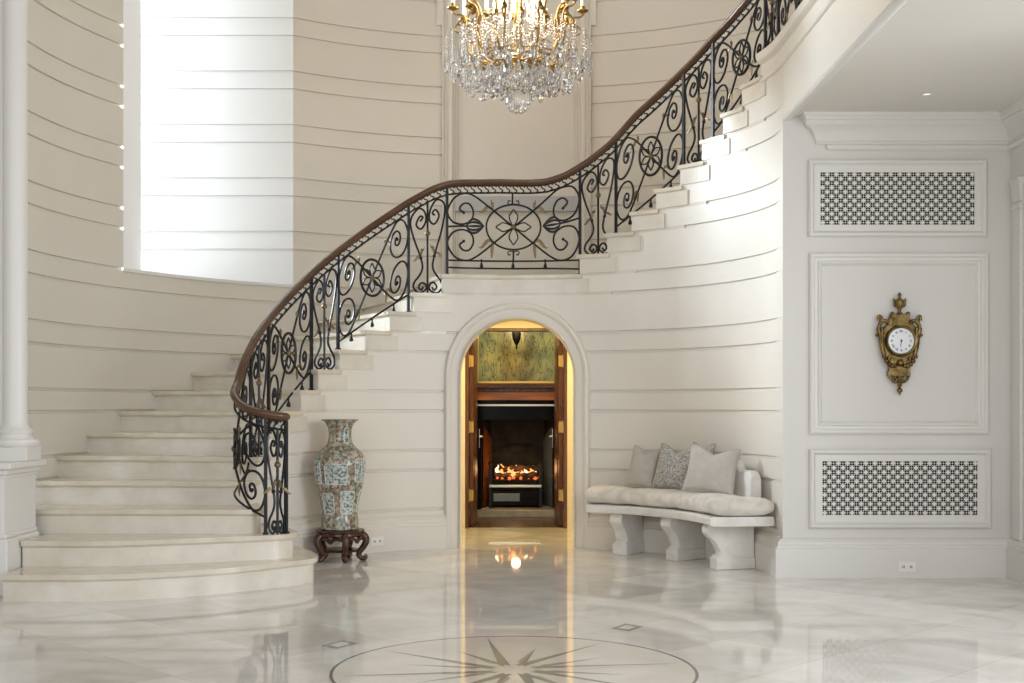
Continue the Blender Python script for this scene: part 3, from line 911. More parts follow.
def lyre_panel(u0, u1, zb):
    P = Panel(u0, u1, lambda u: zb, zt)
    mb = MB(); gl = MB()
    for sx in (1, -1):
        P.stroke(mb, [(.5 + (a - .5)*sx, t) for a, t in lyre_s], sub=5)
        b0 = P.at(.5 - .175*sx, .41)
        sd = (Vector(P.at(.6, .5)) - Vector(P.at(.4, .5))).normalized()
        sprig(gl, b0, -sd * sx, .062, .012); sprig(gl, b0, Vector((0,0,1)) + sd * sx * .3, .10, .014)
        mb.ball(P.at(.5 - .175*sx, .405), .0125, 8, 6)
    P.line(mb, (.5,0), (.5,1), TR*1.1)
    P.line(mb, (0,1), (1,1), .0068, 8)
    o = mb.build('lyre_panel', M['iron'], bal, smooth=50)
    gl.ball(P.at(.5,.66), .019, 10, 7); gl.ball(P.at(.5,.7), .010, 8, 6)
    gl.build('leaves', M['bronze'], o, smooth=50)
def fr(u0, u1):
    mb = MB()
    n = max(3, int(round((u1 - u0) / 1.75)))
    for i in range(n):
        a = lerp(u0, u1, (i + .1) / n); b = lerp(u0, u1, (i + 1.0) / n); c = lerp(u0, u1, (i + .55) / n)
        def q(u, t): return pos(u, zr_s(u) - lerp(FO, FI, t))
        pts = catmull([q(a, .1), q(lerp(a,b,.55), .02), q(b, .3), q(c, .62), q(lerp(a,b,.25), .98), q(a - (b-a)*.15, .8)], 3)
        mb.tube(pts, .0052, 5)
    k = max(4, int((u1 - u0) / 1.2))
    mb.tube([pos(lerp(u0,u1,i/k), zr_s(lerp(u0,u1,i/k)) - FI) for i in range(k+1)], .006, 6)
    mb.build('scroll_frieze', M['iron'], bal, smooth=50)
lz = lambda a, b: ground((a + b) / 2)
scroll_panel(-101.6, -80, .37, .62, 'stair')
lyre_panel(-107, -101.6, 2*RISE)
lyre_panel(-80, -71.2, lz(-80, -71.2))
scroll_panel(-71.2, PX['a'], 6*RISE + .05, 9*RISE - .01, 'stair')
lyre_panel(PX['a'], PX['b'], 9*RISE)
scroll_panel(PX['b'], PX['c'], 10*RISE + .05, 13*RISE - .01, 'stair')
lyre_panel(PX['c'], PX['d'], 13*RISE)
scroll_panel(PX['d'], PX['e'], 14*RISE + .105, 14*RISE + .105, 'landing')
lyre_panel(PX['e'], PX['f'], 15*RISE)
scroll_panel(PX['f'], PX['g'], 16*RISE + .05, 19*RISE - .01, 'stair')
lyre_panel(PX['g'], PX['h'], 19*RISE)
scroll_panel(PX['h'], PX['i'], 20*RISE + .05, 23*RISE + .02, 'stair')
lyre_panel(PX['i'], 81, 3.165)
scroll_panel(81, 100, 3.20, 3.20, 'stair')
lyre_panel(100, 109, 3.165)
scroll_panel(109, 128, 3.20, 3.20, 'stair')
for a, b in zip(posts, posts[1:]): fr(a, b)

# ------------------------------------------------------------------ blind panel on the landing wall
pc = MB()
YB = 10.10
def bpx(x): return (x - 512) / F * YB
xl, xr = bpx(442.5), bpx(590.5)
zb, ztop = 14*RISE + .40, 5.2
def vbar(x0, x1, z0, z1, pj):
    pc.box(x0, x1, YB - pj, YB + .10, z0, z1)
w = .125
for sx, x0 in ((1, xl), (-1, xr)):
    for a, b2, pj in ((0, .014, .055), (.014, .045, .035), (.045, .085, .045), (.085, .105, .025), (.105, .125, .012)):
        vbar(min(x0+sx*a, x0+sx*b2), max(x0+sx*a, x0+sx*b2), 14*RISE, ztop, pj)
    z0 = 1 + (405 - 27) * YB / F
    vbar(min(x0 - sx*.045, x0 + sx*.005), max(x0 - sx*.045, x0 + sx*.005), z0, ztop, .05)
vbar(xl + w, xr - w, 14*RISE, ztop, 0)
struct(pc.build('trim_9', M['outerpaint'], smooth=0, bevel=.004))
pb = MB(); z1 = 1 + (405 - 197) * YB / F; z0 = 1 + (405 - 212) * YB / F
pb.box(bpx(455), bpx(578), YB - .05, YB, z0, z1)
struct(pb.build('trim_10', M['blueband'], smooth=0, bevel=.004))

# ------------------------------------------------------------------ pedestal and column at the left
ped = empty('column', (-2.55, 6.42, 0), 'white column on a square pedestal at the foot of the stairs', 'column')
def q(x, Y): return (x - 512) / F * Y
yf, yb = 6.54, 6.98
x1 = q(36, yb)
b = MB()
b.box(-3.3, x1, yf, yb, 0, .70); b.build('pedestal', M['colwhite'], ped, smooth=0, bevel=.004)
b = MB()
b.box(-3.3, x1 + .028, yf - .03, yb - .02, 0, .30); b.box(-3.3, x1 + .018, yf - .018, yb - .02, .30, .325)
b.build('pedestal_base', M['colwhite'], ped, smooth=0, bevel=.008)
zc = 1 - (460 - HY) * 6.85 / F
b = MB()
for o, za, zb_ in ((.010,zc-.085,zc-.065),(.024,zc-.065,zc-.035),(.054,zc-.035,zc)):
    b.box(-3.3, x1 + o, yf - o, yb + o*.3, za, zb_)
b.build('pedestal_cap', M['colwhite'], ped, smooth=0, bevel=.006)
cyy = 6.80; cxx = q(15, cyy)
b = MB(); hw_ = .104
b.box(cxx - hw_, cxx + hw_, cyy - hw_, cyy + hw_, zc, zc + .078); b.build('plinth', M['colwhite'], ped, smooth=0, bevel=.004)
b = MB(); z_ = zc + .078
b.lathe([(.0001,z_),(.116,z_),(.124,z_+.010),(.126,z_+.022),(.120,z_+.036),(.104,z_+.038),(.094,z_+.046),(.088,z_+.056),(.086,z_+.062),(.090,z_+.068),(.094,z_+.074),(.095,z_+.082),(.088,z_+.09),(.076,z_+.098),(.069,z_+.112),(.066,z_+.135),(.065,z_+.16),(.0635, 5.0)], (cxx, cyy, 0), 40)
b.build('shaft', M['colwhite'], ped, smooth=30)
pw = MB(); pw.box(-12, q(17, 7.0), 7.0, 7.14, 0, 5.4); struct(pw.build('wall_foyer_baffle', M['colwhite'], smooth=0))  # pier by the column, stretched far left unseen to block stray daylight

# ------------------------------------------------------------------ vase and its stand
VX, VY = (340 - 512) / F * 8.04, 8.04
k_ = 8.04 / F                       # eye heights per pixel at the vase
def vz(y): return 1 - (y - HY) * k_
zs = vz(529)
vprof = [(0, 529), (17.5, 529), (18.5, 526), (18.2, 519), (17.5, 513), (18.6, 505), (21, 493), (23.6, 481), (25.4, 470), (25.7, 463), (24.6, 457), (21.5, 452), (16.5, 447.5), (13.2, 444), (11.8, 440), (11.4, 434), (12.2, 428), (14.6, 423), (18.2, 420.3), (18.4, 419.4), (17.2, 419.8), (13.2, 424), (10.5, 432), (10.2, 438)]
pts = catmull([(r * k_, vz(y), 0) for r, y in vprof], 4)
mb = MB(); NV = 72
mb.lathe([(max(1e-5, p.x), p.y) for p in pts], (VX, VY, 0), NV, cap=False)
vase = mb.build('vase', M['vase'], None, (VX, VY, zs), smooth=60)
tag(vase, 'tall enamelled porcelain vase with painted panels on a carved wooden stand', 'vase')
# panel mask written per vertex of a finer surface
me = vase.data
at = me.attributes.new('panel', 'FLOAT', 'FACE')
panels = [(-118, -66, 463, 483), (-46, -8, 458, 481), (-80, -40, 490, 513), (-172, -132, 460, 483), (-140, -100, 492, 513), (-62, -36, 428, 443), (-20, 20, 490, 511), (40, 90, 462, 483)]
for pl in me.polygons:
    c = pl.center / S
    a = math.degrees(math.atan2(c.y, c.x)); y = HY + (1 - (c.z + zs)) / k_
    at.data[pl.index].value = 1.0 if any(a0 < a < a1 and y0 < y < y1 for a0, a1, y0, y1 in panels) else 0.0
def vr(y):
    for p, q_ in zip(pts[8:], pts[9:]):
        if (p.y - vz(y)) * (q_.y - vz(y)) <= 0 and abs(p.y - q_.y) > 1e-9:
            return lerp(p.x, q_.x, (vz(y) - p.y) / (q_.y - p.y))
    return .1
bd = MB()
for a0, a1, y0, y1 in panels:
    loop = []
    m_ = 8; ca_ = min(5, (a1-a0)*.12); cy_ = 2.2
    for i in range(m_+1): loop.append((lerp(a0+ca_, a1-ca_, i/m_), y0))
    for i in range(m_+1): loop.append((a1, lerp(y0+cy_, y1-cy_, i/m_)))
    for i in range(m_+1): loop.append((lerp(a1-ca_, a0+ca_, i/m_), y1))
    for i in range(m_+1): loop.append((a0, lerp(y1-cy_, y0+cy_, i/m_)))
    P3 = [(VX + (vr(y)+.0005)*math.cos(rad(a)), VY + (vr(y)+.0005)*math.sin(rad(a)), vz(y)) for a, y in loop]
    bd = MB(); bd.tube(P3, .0026, 5, closed=True); bd.build('panel_border', M['vasewhite'], vase, smooth=60)
# stand
st = empty('vase_stand', (VX, VY, 0), 'carved dark wooden stand with curved legs under the porcelain vase', 'stand')
t = MB(); zt_ = zs
t.lathe([(.0001, zt_-.001), (.155, zt_-.001), (.160, zt_-.008), (.155, zt_-.018), (.150, zt_-.022), (.152, zt_-.036), (.146, zt_-.042), (.0001, zt_-.042)], (VX, VY, 0), 40)
t.build('top', M['darkwood'], st)
for i in range(5):
    a = -PI/2 + .35 + 2*PI*i/5
    lg = MB()
    prof_ = [(.128, zt_-.03), (.158, zt_-.045), (.168, zt_-.075), (.152, zt_-.11), (.128, zt_-.142), (.120, zt_-.165), (.136, .018), (.158, .012), (.165, .026), (.156, .036)]
    c = catmull([(VX + r*math.cos(a), VY + r*math.sin(a), z) for r, z in prof_], 4)
    n = len(c)
    lg.tube(c, [lerp(.026, .016, min(1, j/(n*.7))) if j < n*.75 else .014 for j in range(n)], 8)
    lg.build('leg', M['darkwood'], st, smooth=60)
sh = MB(); sh.lathe([(.0001, .075), (.118, .075), (.126, .068), (.118, .060), (.0001, .060)], (VX, VY, 0), 32); sh.build('shelf', M['darkwood'], st)
ap = MB()
for i in range(5):
    a = -PI/2 + .35 + 2*PI*(i+.5)/5
    c = catmull([(VX + .146*math.cos(a+d), VY + .146*math.sin(a+d), z) for d, z in ((-.5, zt_-.06), (-.3, zt_-.052), (-.12, zt_-.058), (0, zt_-.075), (.12, zt_-.058), (.3, zt_-.052), (.5, zt_-.06))], 3)
    ap.tube(c, .012, 6)
ap.build('apron', M['darkwood'], st, smooth=60)

# ------------------------------------------------------------------ curved stone bench
bench = empty('bench', cyl(55, 1.36, 0), 'curved cream stone bench on scrolled legs against the rotunda wall', 'bench')
bt = .337
def ring_solid(p0, p1, prof, n=40):
    """prof (r, z) closed"""
    path = []
    for i in range(n + 1):
        ph = lerp(p0, p1, i / n)
        path.append(((XC, YC, 0), (math.sin(rad(ph)), math.cos(rad(ph)), 0), (0,0,1)))
    mb = MB(); mb.sweep(path, prof); return mb
ring_solid(24.5, 85, [(1.165, bt-.012), (1.175, bt-.002), (1.19, bt), (1.545, bt), (1.552, bt-.01), (1.552, bt-.05), (1.545, bt-.056), (1.19, bt-.056), (1.172, bt-.052), (1.165, bt-.042)]).build('seat', M['plaster'], bench, smooth=35)
legp = [(1.515, 0), (1.280, 0), (1.270, .012), (1.270, .075), (1.277, .085), (1.295, .09), (1.292, .11), (1.280, .13), (1.272, .15), (1.255, .175), (1.222, .20), (1.205, .225), (1.203, .25), (1.212, .268), (1.225, .281), (1.515, .281)]
for ph, tw in ((34, .044), (53.5, .044), (74.5, .044)):
    d = Vector((math.sin(rad(ph)), math.cos(rad(ph)), 0)); tg = Vector((d.y, -d.x, 0))
    lg = MB()
    base = [Vector((XC, YC, 0)) + d*r + Vector((0,0,z)) for r, z in legp]
    lg.extrude([p - tg*tw for p in base], tg*tw*2)
    # plinth block
    blk = [(1.518, 0), (1.262, 0), (1.262, .072), (1.518, .072)]
    base = [Vector((XC, YC, 0)) + d*r + Vector((0,0,z)) for r, z in blk]
    lg.extrude([p - tg*(tw+.010) for p in base], tg*(tw+.010)*2)
    lg.build('leg', M['plaster'], bench, smooth=25, bevel=.005)
# backrest with stepped, scrolled ends
bk = MB(); path_ = []
for i in range(41):
    ph = lerp(35, 79.5, i / 40)
    e_ = min(ph - 35, 79.5 - ph)
    zt2 = .60 if e_ < 7.5 else lerp(.60, .655, min(1, (e_ - 7.5) / 1.2))
    zt2 -= .03 * max(0, 1 - e_ / 1.2) ** 2
    path_.append((ph, zt2))
vs = []
pr2 = lambda zt2: [(1.455, bt-.001), (1.455, zt2 - .03), (1.462, zt2 - .01), (1.478, zt2), (1.505, zt2), (1.518, zt2 - .012), (1.522, zt2-.03), (1.522, bt-.001)]
for ph, zt2 in path_:
    for r, z in pr2(zt2): vs.append(cyl(ph, r, z))
n = 8; k = len(path_)
fs = [(i*n+j, i*n+(j+1)%n, (i+1)*n+(j+1)%n, (i+1)*n+j) for i in range(k-1) for j in range(n)] + [tuple(range(n)), tuple((k-1)*n+j for j in range(n))]
bk.add(vs, fs); bk.build('backrest', M['plaster'], bench, smooth=35)

# seat cushion, plump, following the curve
cu = MB(); N_, K_ = 90, 20
random.seed(11)
vs = []
for i in range(N_ + 1):
    t = i / N_; ph = lerp(23.2, 86.2, t)
    e_ = min(t, 1 - t) * 60
    f = (1 - max(0, 1 - e_ / 2.4) ** 2.4) ** .5 if e_ < 2.4 else 1
    sm_ = max(0, min(1, (ph - 80) / 3.0), min(1, (34.5 - ph) / 3.0)); ro_ = lerp(1.456, 1.56, sm_)
    rc = (1.156 + ro_) / 2; hw2 = (ro_ - 1.156) / 2 * lerp(.88, 1, f)
    hh = .058 * max(.04, f) * (1 + .05*math.sin(t*19) + .04*math.sin(t*41+1))
    zc_ = bt + .001 + .058 * lerp(.75, 1, f)
    for j in range(K_):
        a = 2*PI*j/K_
        c, s_ = math.cos(a), math.sin(a)
        sc = abs(c)**.55 * (1 if c > 0 else -1); ss = abs(s_)**.8 * (1 if s_ > 0 else -1)
        wob = .004*math.sin(t*30 + a*2) 
        z = zc_ + hh*ss
        vs.append(cyl(ph, rc + (hw2+wob)*sc, max(z, bt + .001)))
fs = [(i*K_+j, i*K_+(j+1)%K_, (i+1)*K_+(j+1)%K_, (i+1)*K_+j) for i in range(N_) for j in range(K_)] + [tuple(range(K_)), tuple(N_*K_+j for j in range(K_))]
cu.add(vs, fs)
cush = cu.build('bench_cushion', M['velvet'], None, cyl(55, 1.31, bt), smooth=70)
tag(cush, 'long plump taupe velvet seat cushion lying on the curved stone bench', 'cushion')
cushtop = bt + .117

def pillow(name, base, w, h, th, yaw, lean, roll, m, label, piping=None, dent=.16):
    """stands on base; yaw about z, lean backwards"""
    n = 22; vs = []; fs = []
    def outline(u, v):
        # pinched corners, gently bowed sides, karate dent on top
        x = u * (1 - .07 * (1 - v*v)) * w/2
        z = v * (1 - .06 * (1 - u*u)) * h/2
        if v > 0: z -= dent * h * v * v * max(0, 1 - abs(u) * 1.35) ** 1.2
        return x, z
    for side in (1, -1):
        for i in range(n + 1):
            for j in range(n + 1):
                u, v = -1 + 2*i/n, -1 + 2*j/n
                x, z = outline(u, v)
                q_ = max(0, (1 - u**2) * (1 - v**2))
                y = side * th/2 * q_ ** .42
                if v > 0: y *= 1 - .35 * v * max(0, 1 - abs(u)*1.6)
                y += .010 * math.sin(3*u + 2*v) * q_
                vs.append((x, y, z))
    m1 = (n+1)**2
    for s_ in range(2):
        for i in range(n):
            for j in range(n):
                a = s_*m1 + i*(n+1) + j
                fs.append((a, a+1, a+n+2, a+n+1))
    Rm = Matrix.Rotation(yaw, 4, 'Z') @ Matrix.Rotation(lean, 4, 'X') @ Matrix.Rotation(roll, 4, 'Y')
    vv = [Rm @ Vector(p) for p in vs]
    zmin = min(p.z for p in vv)
    off = Vector(base) + Vector((0, 0, -zmin))
    mb = MB(); mb.add([p + off for p in vv], fs)
    o = mb.build(name, m, None, base, smooth=80)
    tag(o, label, 'pillow', 'pillows on the bench')
    edge = []
    for i in range(n): edge.append((-1 + 2*i/n, -1))
    for i in range(n): edge.append((1, -1 + 2*i/n))
    for i in range(n): edge.append((1 - 2*i/n, 1))
    for i in range(n): edge.append((-1, 1 - 2*i/n))
    pp = MB()
    pp.tube([Rm @ Vector((*(lambda a: (a[0], 0, a[1]))(outline(u, v)),)) + off for u, v in edge], .0042, 5, closed=True)
    pp.build('piping', piping or m, o, smooth=60)
    return o
zc_ = cushtop - .012
def at_bench(x, Y, z=zc_): return ((x - 512) / F * Y, Y, z)
pillow('throw_pillow', at_bench(644, 8.30), .215, .285, .10, rad(-30), rad(-20), rad(6), M['taupe'], 'plain taupe throw pillow, leftmost in the row on the bench')
pillow('throw_pillow', at_bench(674.5, 8.13), .275, .30, .11, rad(-38), rad(-18), rad(4), M['damask'], 'silver patterned throw pillow with dark edging, second from the left on the bench', M['inlay'])
pillow('throw_pillow', at_bench(700.5, 8.02), .18, .318, .055, rad(-48), rad(-12), rad(2), M['damask'], 'dark patterned throw pillow mostly hidden behind the plain greige one', M['inlay'])
pillow('throw_pillow', at_bench(711.5, 7.77), .335, .295, .12, rad(-30), rad(-17), rad(5), M['greige'], 'large plain greige throw pillow, rightmost and foremost on the bench')

# ------------------------------------------------------------------ gilt cartel clock
kc = YH / F
def cp_(x, y, d=0): return ((x - 512) * kc, YH - d, 1 - (y - HY) * kc)
clk = empty('wall_clock', cp_(898, 344), 'ornate gilt wall clock with white dial hung on the moulded panel', 'clock')
body = [(885.5,325),(888,317),(890,314),(907,314),(908.5,318),(912,325),(916,330),(915,345),(913,356),(909,363),(907,374),(903,376),(900,381),(898,384),(895,381),(892,376),(888.5,374),(887,364),(882,357),(880,346),(879,331)]
b = MB(); b.extrude([cp_(x, y, .002) for x, y in body], (0, -.030, 0)); b.build('case', M['gilt'], clk, smooth=25, bevel=.006)
b = MB()
# crown block, side scrolls, foliage, drops
b.box(*[cp_(889.5,0)[0], cp_(907.5,0)[0]], YH-.045, YH-.002, cp_(0,318)[2], cp_(0,315)[2])
b.box(*[cp_(891,0)[0], cp_(906,0)[0]], YH-.050, YH-.002, cp_(0,326)[2], cp_(0,318)[2])
for x in (890.5, 898.5, 906.5): b.ball(cp_(x, 314, .03), .013, 8, 6)
for sx in (-1, 1):
    X = lambda d: 897.5 + sx*d
    b.tube(catmull([cp_(X(10),324,.035), cp_(X(14),321,.035), cp_(X(18.5),323,.035), cp_(X(20.5),329,.03), cp_(X(19),336,.03), cp_(X(17.5),346,.032), cp_(X(15),356,.034), cp_(X(12),361,.034), cp_(X(9.5),357,.038)], 5), [.010]*15+[.013]*15+[.011]*11, 8)
    b.tube(catmull([cp_(X(17),323,.035), cp_(X(18),318,.038), cp_(X(20.5),316.5,.036), cp_(X(21),321,.034)], 5), .009, 7)
    b.tube(catmull([cp_(X(17),327,.036), cp_(X(17.2),340,.038), cp_(X(16),353,.036)], 5), [.008,.009,.010,.011,.011,.011,.011,.010,.009,.009,.008], 8)
    b.ball(cp_(X(22.3),335.5,.03), .009, 8, 6)
    for i in range(5):
        t = i/4
        b.ball(cp_(X(lerp(16,5,t)), lerp(357,366,t) + 3*math.sin(PI*t), .045), .012 + .003*math.sin(PI*t), 8, 6)
    b.tube(catmull([cp_(X(10),374,.03), cp_(X(8),379,.035), cp_(X(4),382,.035), cp_(X(2),378,.04)], 5), .009, 7)
    b.box(min(cp_(X(8),0)[0], cp_(X(10.5),0)[0]), max(cp_(X(8),0)[0], cp_(X(10.5),0)[0]), YH-.045, YH-.01, cp_(0,375)[2], cp_(0,361)[2])
b.box(cp_(886,0)[0], cp_(908,0)[0], YH-.048, YH-.01, cp_(0,376)[2], cp_(0,371.5)[2])
b.ball(cp_(898, 363, .045), .020, 12, 8)
b.tube([cp_(898,376,.03), cp_(898,384,.03), cp_(898,388,.03)], [.024,.014,.008], 10)
b.ball(cp_(898, 390.5, .03), .017, 10, 8, (1,1,.9)); b.ball(cp_(898, 394, .03), .007, 8, 6)
b.build('ornament', M['gilt'], clk, smooth=50)
b = MB()
cx_, _, _ = cp_(898,0); 
b.lathe([(.0001, cp_(0,314)[2]), (.016, cp_(0,314)[2]), (.008, cp_(0,311.5)[2]), (.012, cp_(0,309)[2]), (.024, cp_(0,306)[2]), (.027, cp_(0,301)[2]), (.022, cp_(0,300)[2]), (.010, cp_(0,299)[2]), (.007, cp_(0,297)[2]), (.012, cp_(0,295.5)[2]), (.006, cp_(0,293.5)[2]), (.0001, cp_(0,292.5)[2])], (cx_, YH-.03, 0), 16)
for sx in (-1, 1):
    b.tube(catmull([cp_(898+sx*3,307,.03), cp_(898+sx*5.2,306,.03), cp_(898+sx*5.6,302,.03), cp_(898+sx*6,299,.03)], 4), .0055, 6)
b.build('finial', M['gilt'], clk, smooth=50)
dc = cp_(898.9, 341.2, .036)
b = MB(); b.lathe([(.074,.0),(.088,.0),(.092,.010),(.086,.020),(.078,.018),(.074,.012)], (dc[0], dc[1]+.004, dc[2]), 40, axis='y', cap=False); b.build('bezel', M['gilt'], clk, smooth=50)
b = MB(); b.lathe([(.0001,.009),(.045,.0085),(.076,.006)], (dc[0], dc[1], dc[2]), 40, axis='y', cap=False); b.build('dial', M['dial'], clk, smooth=60)
b = MB()
num = ['XII','I','II','III','IV','V','VI','VII','VIII','IX','X','XI']
def bar(a, r, x0, y0, x1, y1, wd=.0012):
    c, s_ = math.cos(a), math.sin(a)
    def T(x, y): return Vector((dc[0] + (x*c + (r+y)*s_), 0, dc[2] + (-x*s_ + (r+y)*c)))
    p, q_ = T(x0, y0), T(x1, y1); d = (q_-p).normalized(); n_ = Vector((d.z,0,-d.x))*wd
    Yf = dc[1] - .0105
    b.add([(v.x, Yf, v.z) for v in (p-n_, p+n_, q_+n_, q_-n_)], [(0,1,2,3)])
for i, s_ in enumerate(num):
    a = rad(30*i); wch = .006; x = -wch*(len(s_)-1)/2
    for ch in s_:
        if ch == 'I': bar(a, .055, x, -.006, x, .006)
        if ch == 'V': bar(a, .055, x-.0028, .006, x, -.006); bar(a, .055, x+.0028, .006, x, -.006)
        if ch == 'X': bar(a, .055, x-.003, .006, x+.003, -.006); bar(a, .055, x+.003, .006, x-.003, -.006)
        x += wch
b.build('numerals', M['ink'], clk, smooth=0, recalc=False)
b = MB()
Yh_ = dc[1] - .012
for a, ln, wd in ((rad(190), .030, .0022), (rad(186), .045, .0014)):
    d = Vector((math.sin(a), 0, math.cos(a))); n_ = Vector((d.z, 0, -d.x))*wd
    c0 = Vector((dc[0], Yh_, dc[2]))
    b.add([c0 - n_ - d*.008, c0 + n_ - d*.008, c0 + n_*.5 + d*ln, c0 - n_*.5 + d*ln], [(0,1,2,3)]); Yh_ -= .001
b.ball((dc[0], Yh_, dc[2]), .006, 10, 6, (1,.4,1))
b.build('hands', M['ink'], clk, smooth=40, recalc=False)

# ------------------------------------------------------------------ floor medallion (compass rose)
MX, MY, MR = q(514, 4.72), 4.72, .69
med = empty('floor_medallion', (MX, MY, 0), 'round compass rose inlaid in the polished floor in the foreground', 'medallion')
b = MB(); b.lathe([(.0001, .0006), (MR, .0006)], (MX, MY, 0), 96, cap=False); b.build('field', M['inlay_light'], med, smooth=0)
b = MB(); b.lathe([(MR - .012, .0009), (MR, .0009)], (MX, MY, 0), 128, cap=False); b.build('ring', M['inlay_dark'], med, smooth=0)
for i in range(16):
    a = 2*PI*i/16 + rad(10)
    ln = MR*.95 if i % 2 == 0 else MR*.62
    wd = .085 if i % 2 == 0 else .045
    z = .0014 if i % 4 == 0 else .0012 if i % 2 == 0 else .0010
    ra = MR * (.16 if i % 4 == 0 else .15)
    d = Vector((math.cos(a), math.sin(a), 0)); n_ = Vector((-d.y, d.x, 0)); c0 = Vector((MX, MY, z))
    b = MB(); b.add([c0 + d*.07, c0 + d*ra + n_*wd*.5, c0 + d*ln], [(0,1,2)])
    o = b.build('ray', M['inlay'] if i % 2 == 0 else M['inlay_gold'], med, smooth=0)
    b = MB(); b.add([c0 + d*.07, c0 + d*ln, c0 + d*ra - n_*wd*.5], [(0,1,2)])
    b.build('ray_face', M['inlay_light'] if i % 2 == 0 else M['inlay'], o, smooth=0)
for i, (x, y) in enumerate(((340, 644.5), (627, 627.5))):
    Y = F / (y - HY); cx_ = q(x, Y)
    o = MB(); w = .10
    o.add([(cx_-w*.75, Y-.03, .0007), (cx_, Y-w, .0007), (cx_+w*.75, Y+.02, .0007), (cx_, Y+w, .0007)], [(0,1,2,3)])
    ob = tag(o.build('floor_inlay', M['inlay'], None, (cx_, Y, 0), smooth=0), ('small dark diamond inlaid in the floor left of the compass rose', 'small dark diamond inlaid in the floor beyond the compass rose, right of centre')[i], 'inlay', 'diamond floor inlays')
    o = MB(); w = .055
    o.add([(cx_-w*.75, Y-.018, .001), (cx_, Y-w, .001), (cx_+w*.75, Y+.012, .001), (cx_, Y+w, .001)], [(0,1,2,3)])
    o.build('centre', M['inlay_light'], ob, smooth=0)

# ------------------------------------------------------------------ doors at the end of the passage
YA = YD + .002
dj = MB()
dj.box(DX0 - .02, DX0 + .028, YA, YA + .12, 0, DZ + .02); dj.box(DX1 - .028, DX1 + .02, YA, YA + .12, 0, DZ + .02)
dj.box(DX0 + .028, DX1 - .028, YA, YA + .12, DZ - .025, DZ + .02)
dj.box(-1.35, DX0 - .02, YA + .10, YA + .14, 0, 2.0); dj.box(DX1 + .02, 1.45, YA + .10, YA + .14, 0, 2.0); dj.box(DX0 - .02, DX1 + .02, YA + .10, YA + .14, DZ + .02, 2.0)
struct(dj.build('trim_11', M['wood'], smooth=0, bevel=.003))
def leaf(sx, nm):
    hx = (DX1 - .03) if sx > 0 else (DX0 + .03)
    root = bpy.data.objects.new(nm, None); C.objects.link(root); root.empty_display_size = .1
    root.location = Vector((hx, YA + .125, 0)) * S; root['_o'] = (hx, YA + .125, 0); root['kind'] = 'structure'
    ang = rad(4)
    def T(a, d, z):   # a along leaf into the room, d across thickness towards the opening
        return (hx - sx*(a*math.sin(ang) + d*math.cos(ang)), YA + .125 + a*math.cos(ang) - d*math.sin(ang), z)
    def tbox(mb, a0, a1, d0, d1, z0, z1):
        vs = [T(a, d, z) for z in (z0, z1) for d in (d0, d1) for a in (a0, a1)]
        mb.add(vs, [(0,2,3,1),(4,5,7,6),(0,1,5,4),(2,6,7,3),(0,4,6,2),(1,3,7,5)])
    b = MB(); tbox(b, 0, .36, .0, .032, .012, 1.59)
    for z0, z1 in ((.10,.60),(.70,1.10),(1.18,1.50)):
        for a0, a1 in ((.05,.31),): tbox(b, a0, a1, .032, .036, z0, z1); tbox(b, a0+.03, a1-.03, .036, .040, z0+.03, z1-.03)
    b.build('leaf', M['wood'], root, smooth=0, bevel=.003)
    for z in (.26, .82, 1.36):
        h = MB(); tbox(h, -.012, -.004, .004, .036, z - .045, z + .045)
        h.tube([T(-.008, .002, z-.05), T(-.008, .002, z+.05)], .007, 8)
        h.build('hinge', M['hinge'], root, smooth=30)
    h = MB(); tbox(h, .30, .335, .052, .056, .64, .80); h.tube([T(.318,.05,.735), T(.318,.075,.735), T(.28,.08,.735), T(.24,.08,.735)], .008, 8)
    h.build('handle', M['steel'], root, smooth=40)
leaf(-1, 'door_1'); leaf(1, 'door_2')

# ------------------------------------------------------------------ the room beyond: fireplace wall
k2 = 11.25 / F
def fx(x): return (x - 512) * k2
def fz(y): return 1 - (y - HY) * k2
YF = 11.30
fl2 = MB(); fl2.add([(-1.3,10.2,0),(1.4,10.2,0),(1.4,12.4,0),(-1.3,12.4,0)], [(0,1,2,3)])
fo = fl2.build('floor_study', noise_tint(mat('oak_parquet', (.10,.055,.025), .25), (.07,.035,.016), (.14,.08,.04), 6, 5, stretch=(1,8,1)), smooth=0); struct(fo)
ws = MB()
ws.box(-1.35, -1.3, 10.26, 12.4, 0, 1.95); ws.box(1.4, 1.45, 10.24, 12.4, 0, 1.95)
ws.box(-1.3, 1.4, YF+.75, YF+.8, 0, 1.95)
ws.box(-1.3, fx(470), YF, YF+.1, 0, 1.95); ws.box(fx(566), 1.4, YF, YF+.1, 0, 1.95)
ws.box(fx(470), fx(566), YF, YF+.1, fz(400), 1.95)
struct(ws.build('wall_study', M['wood'], smooth=0))
cs = MB(); cs.box(-1.35, 1.45, 10.24, 12.4, 1.95, 2.0); struct(cs.build('ceiling_study', M['wood'], smooth=0))
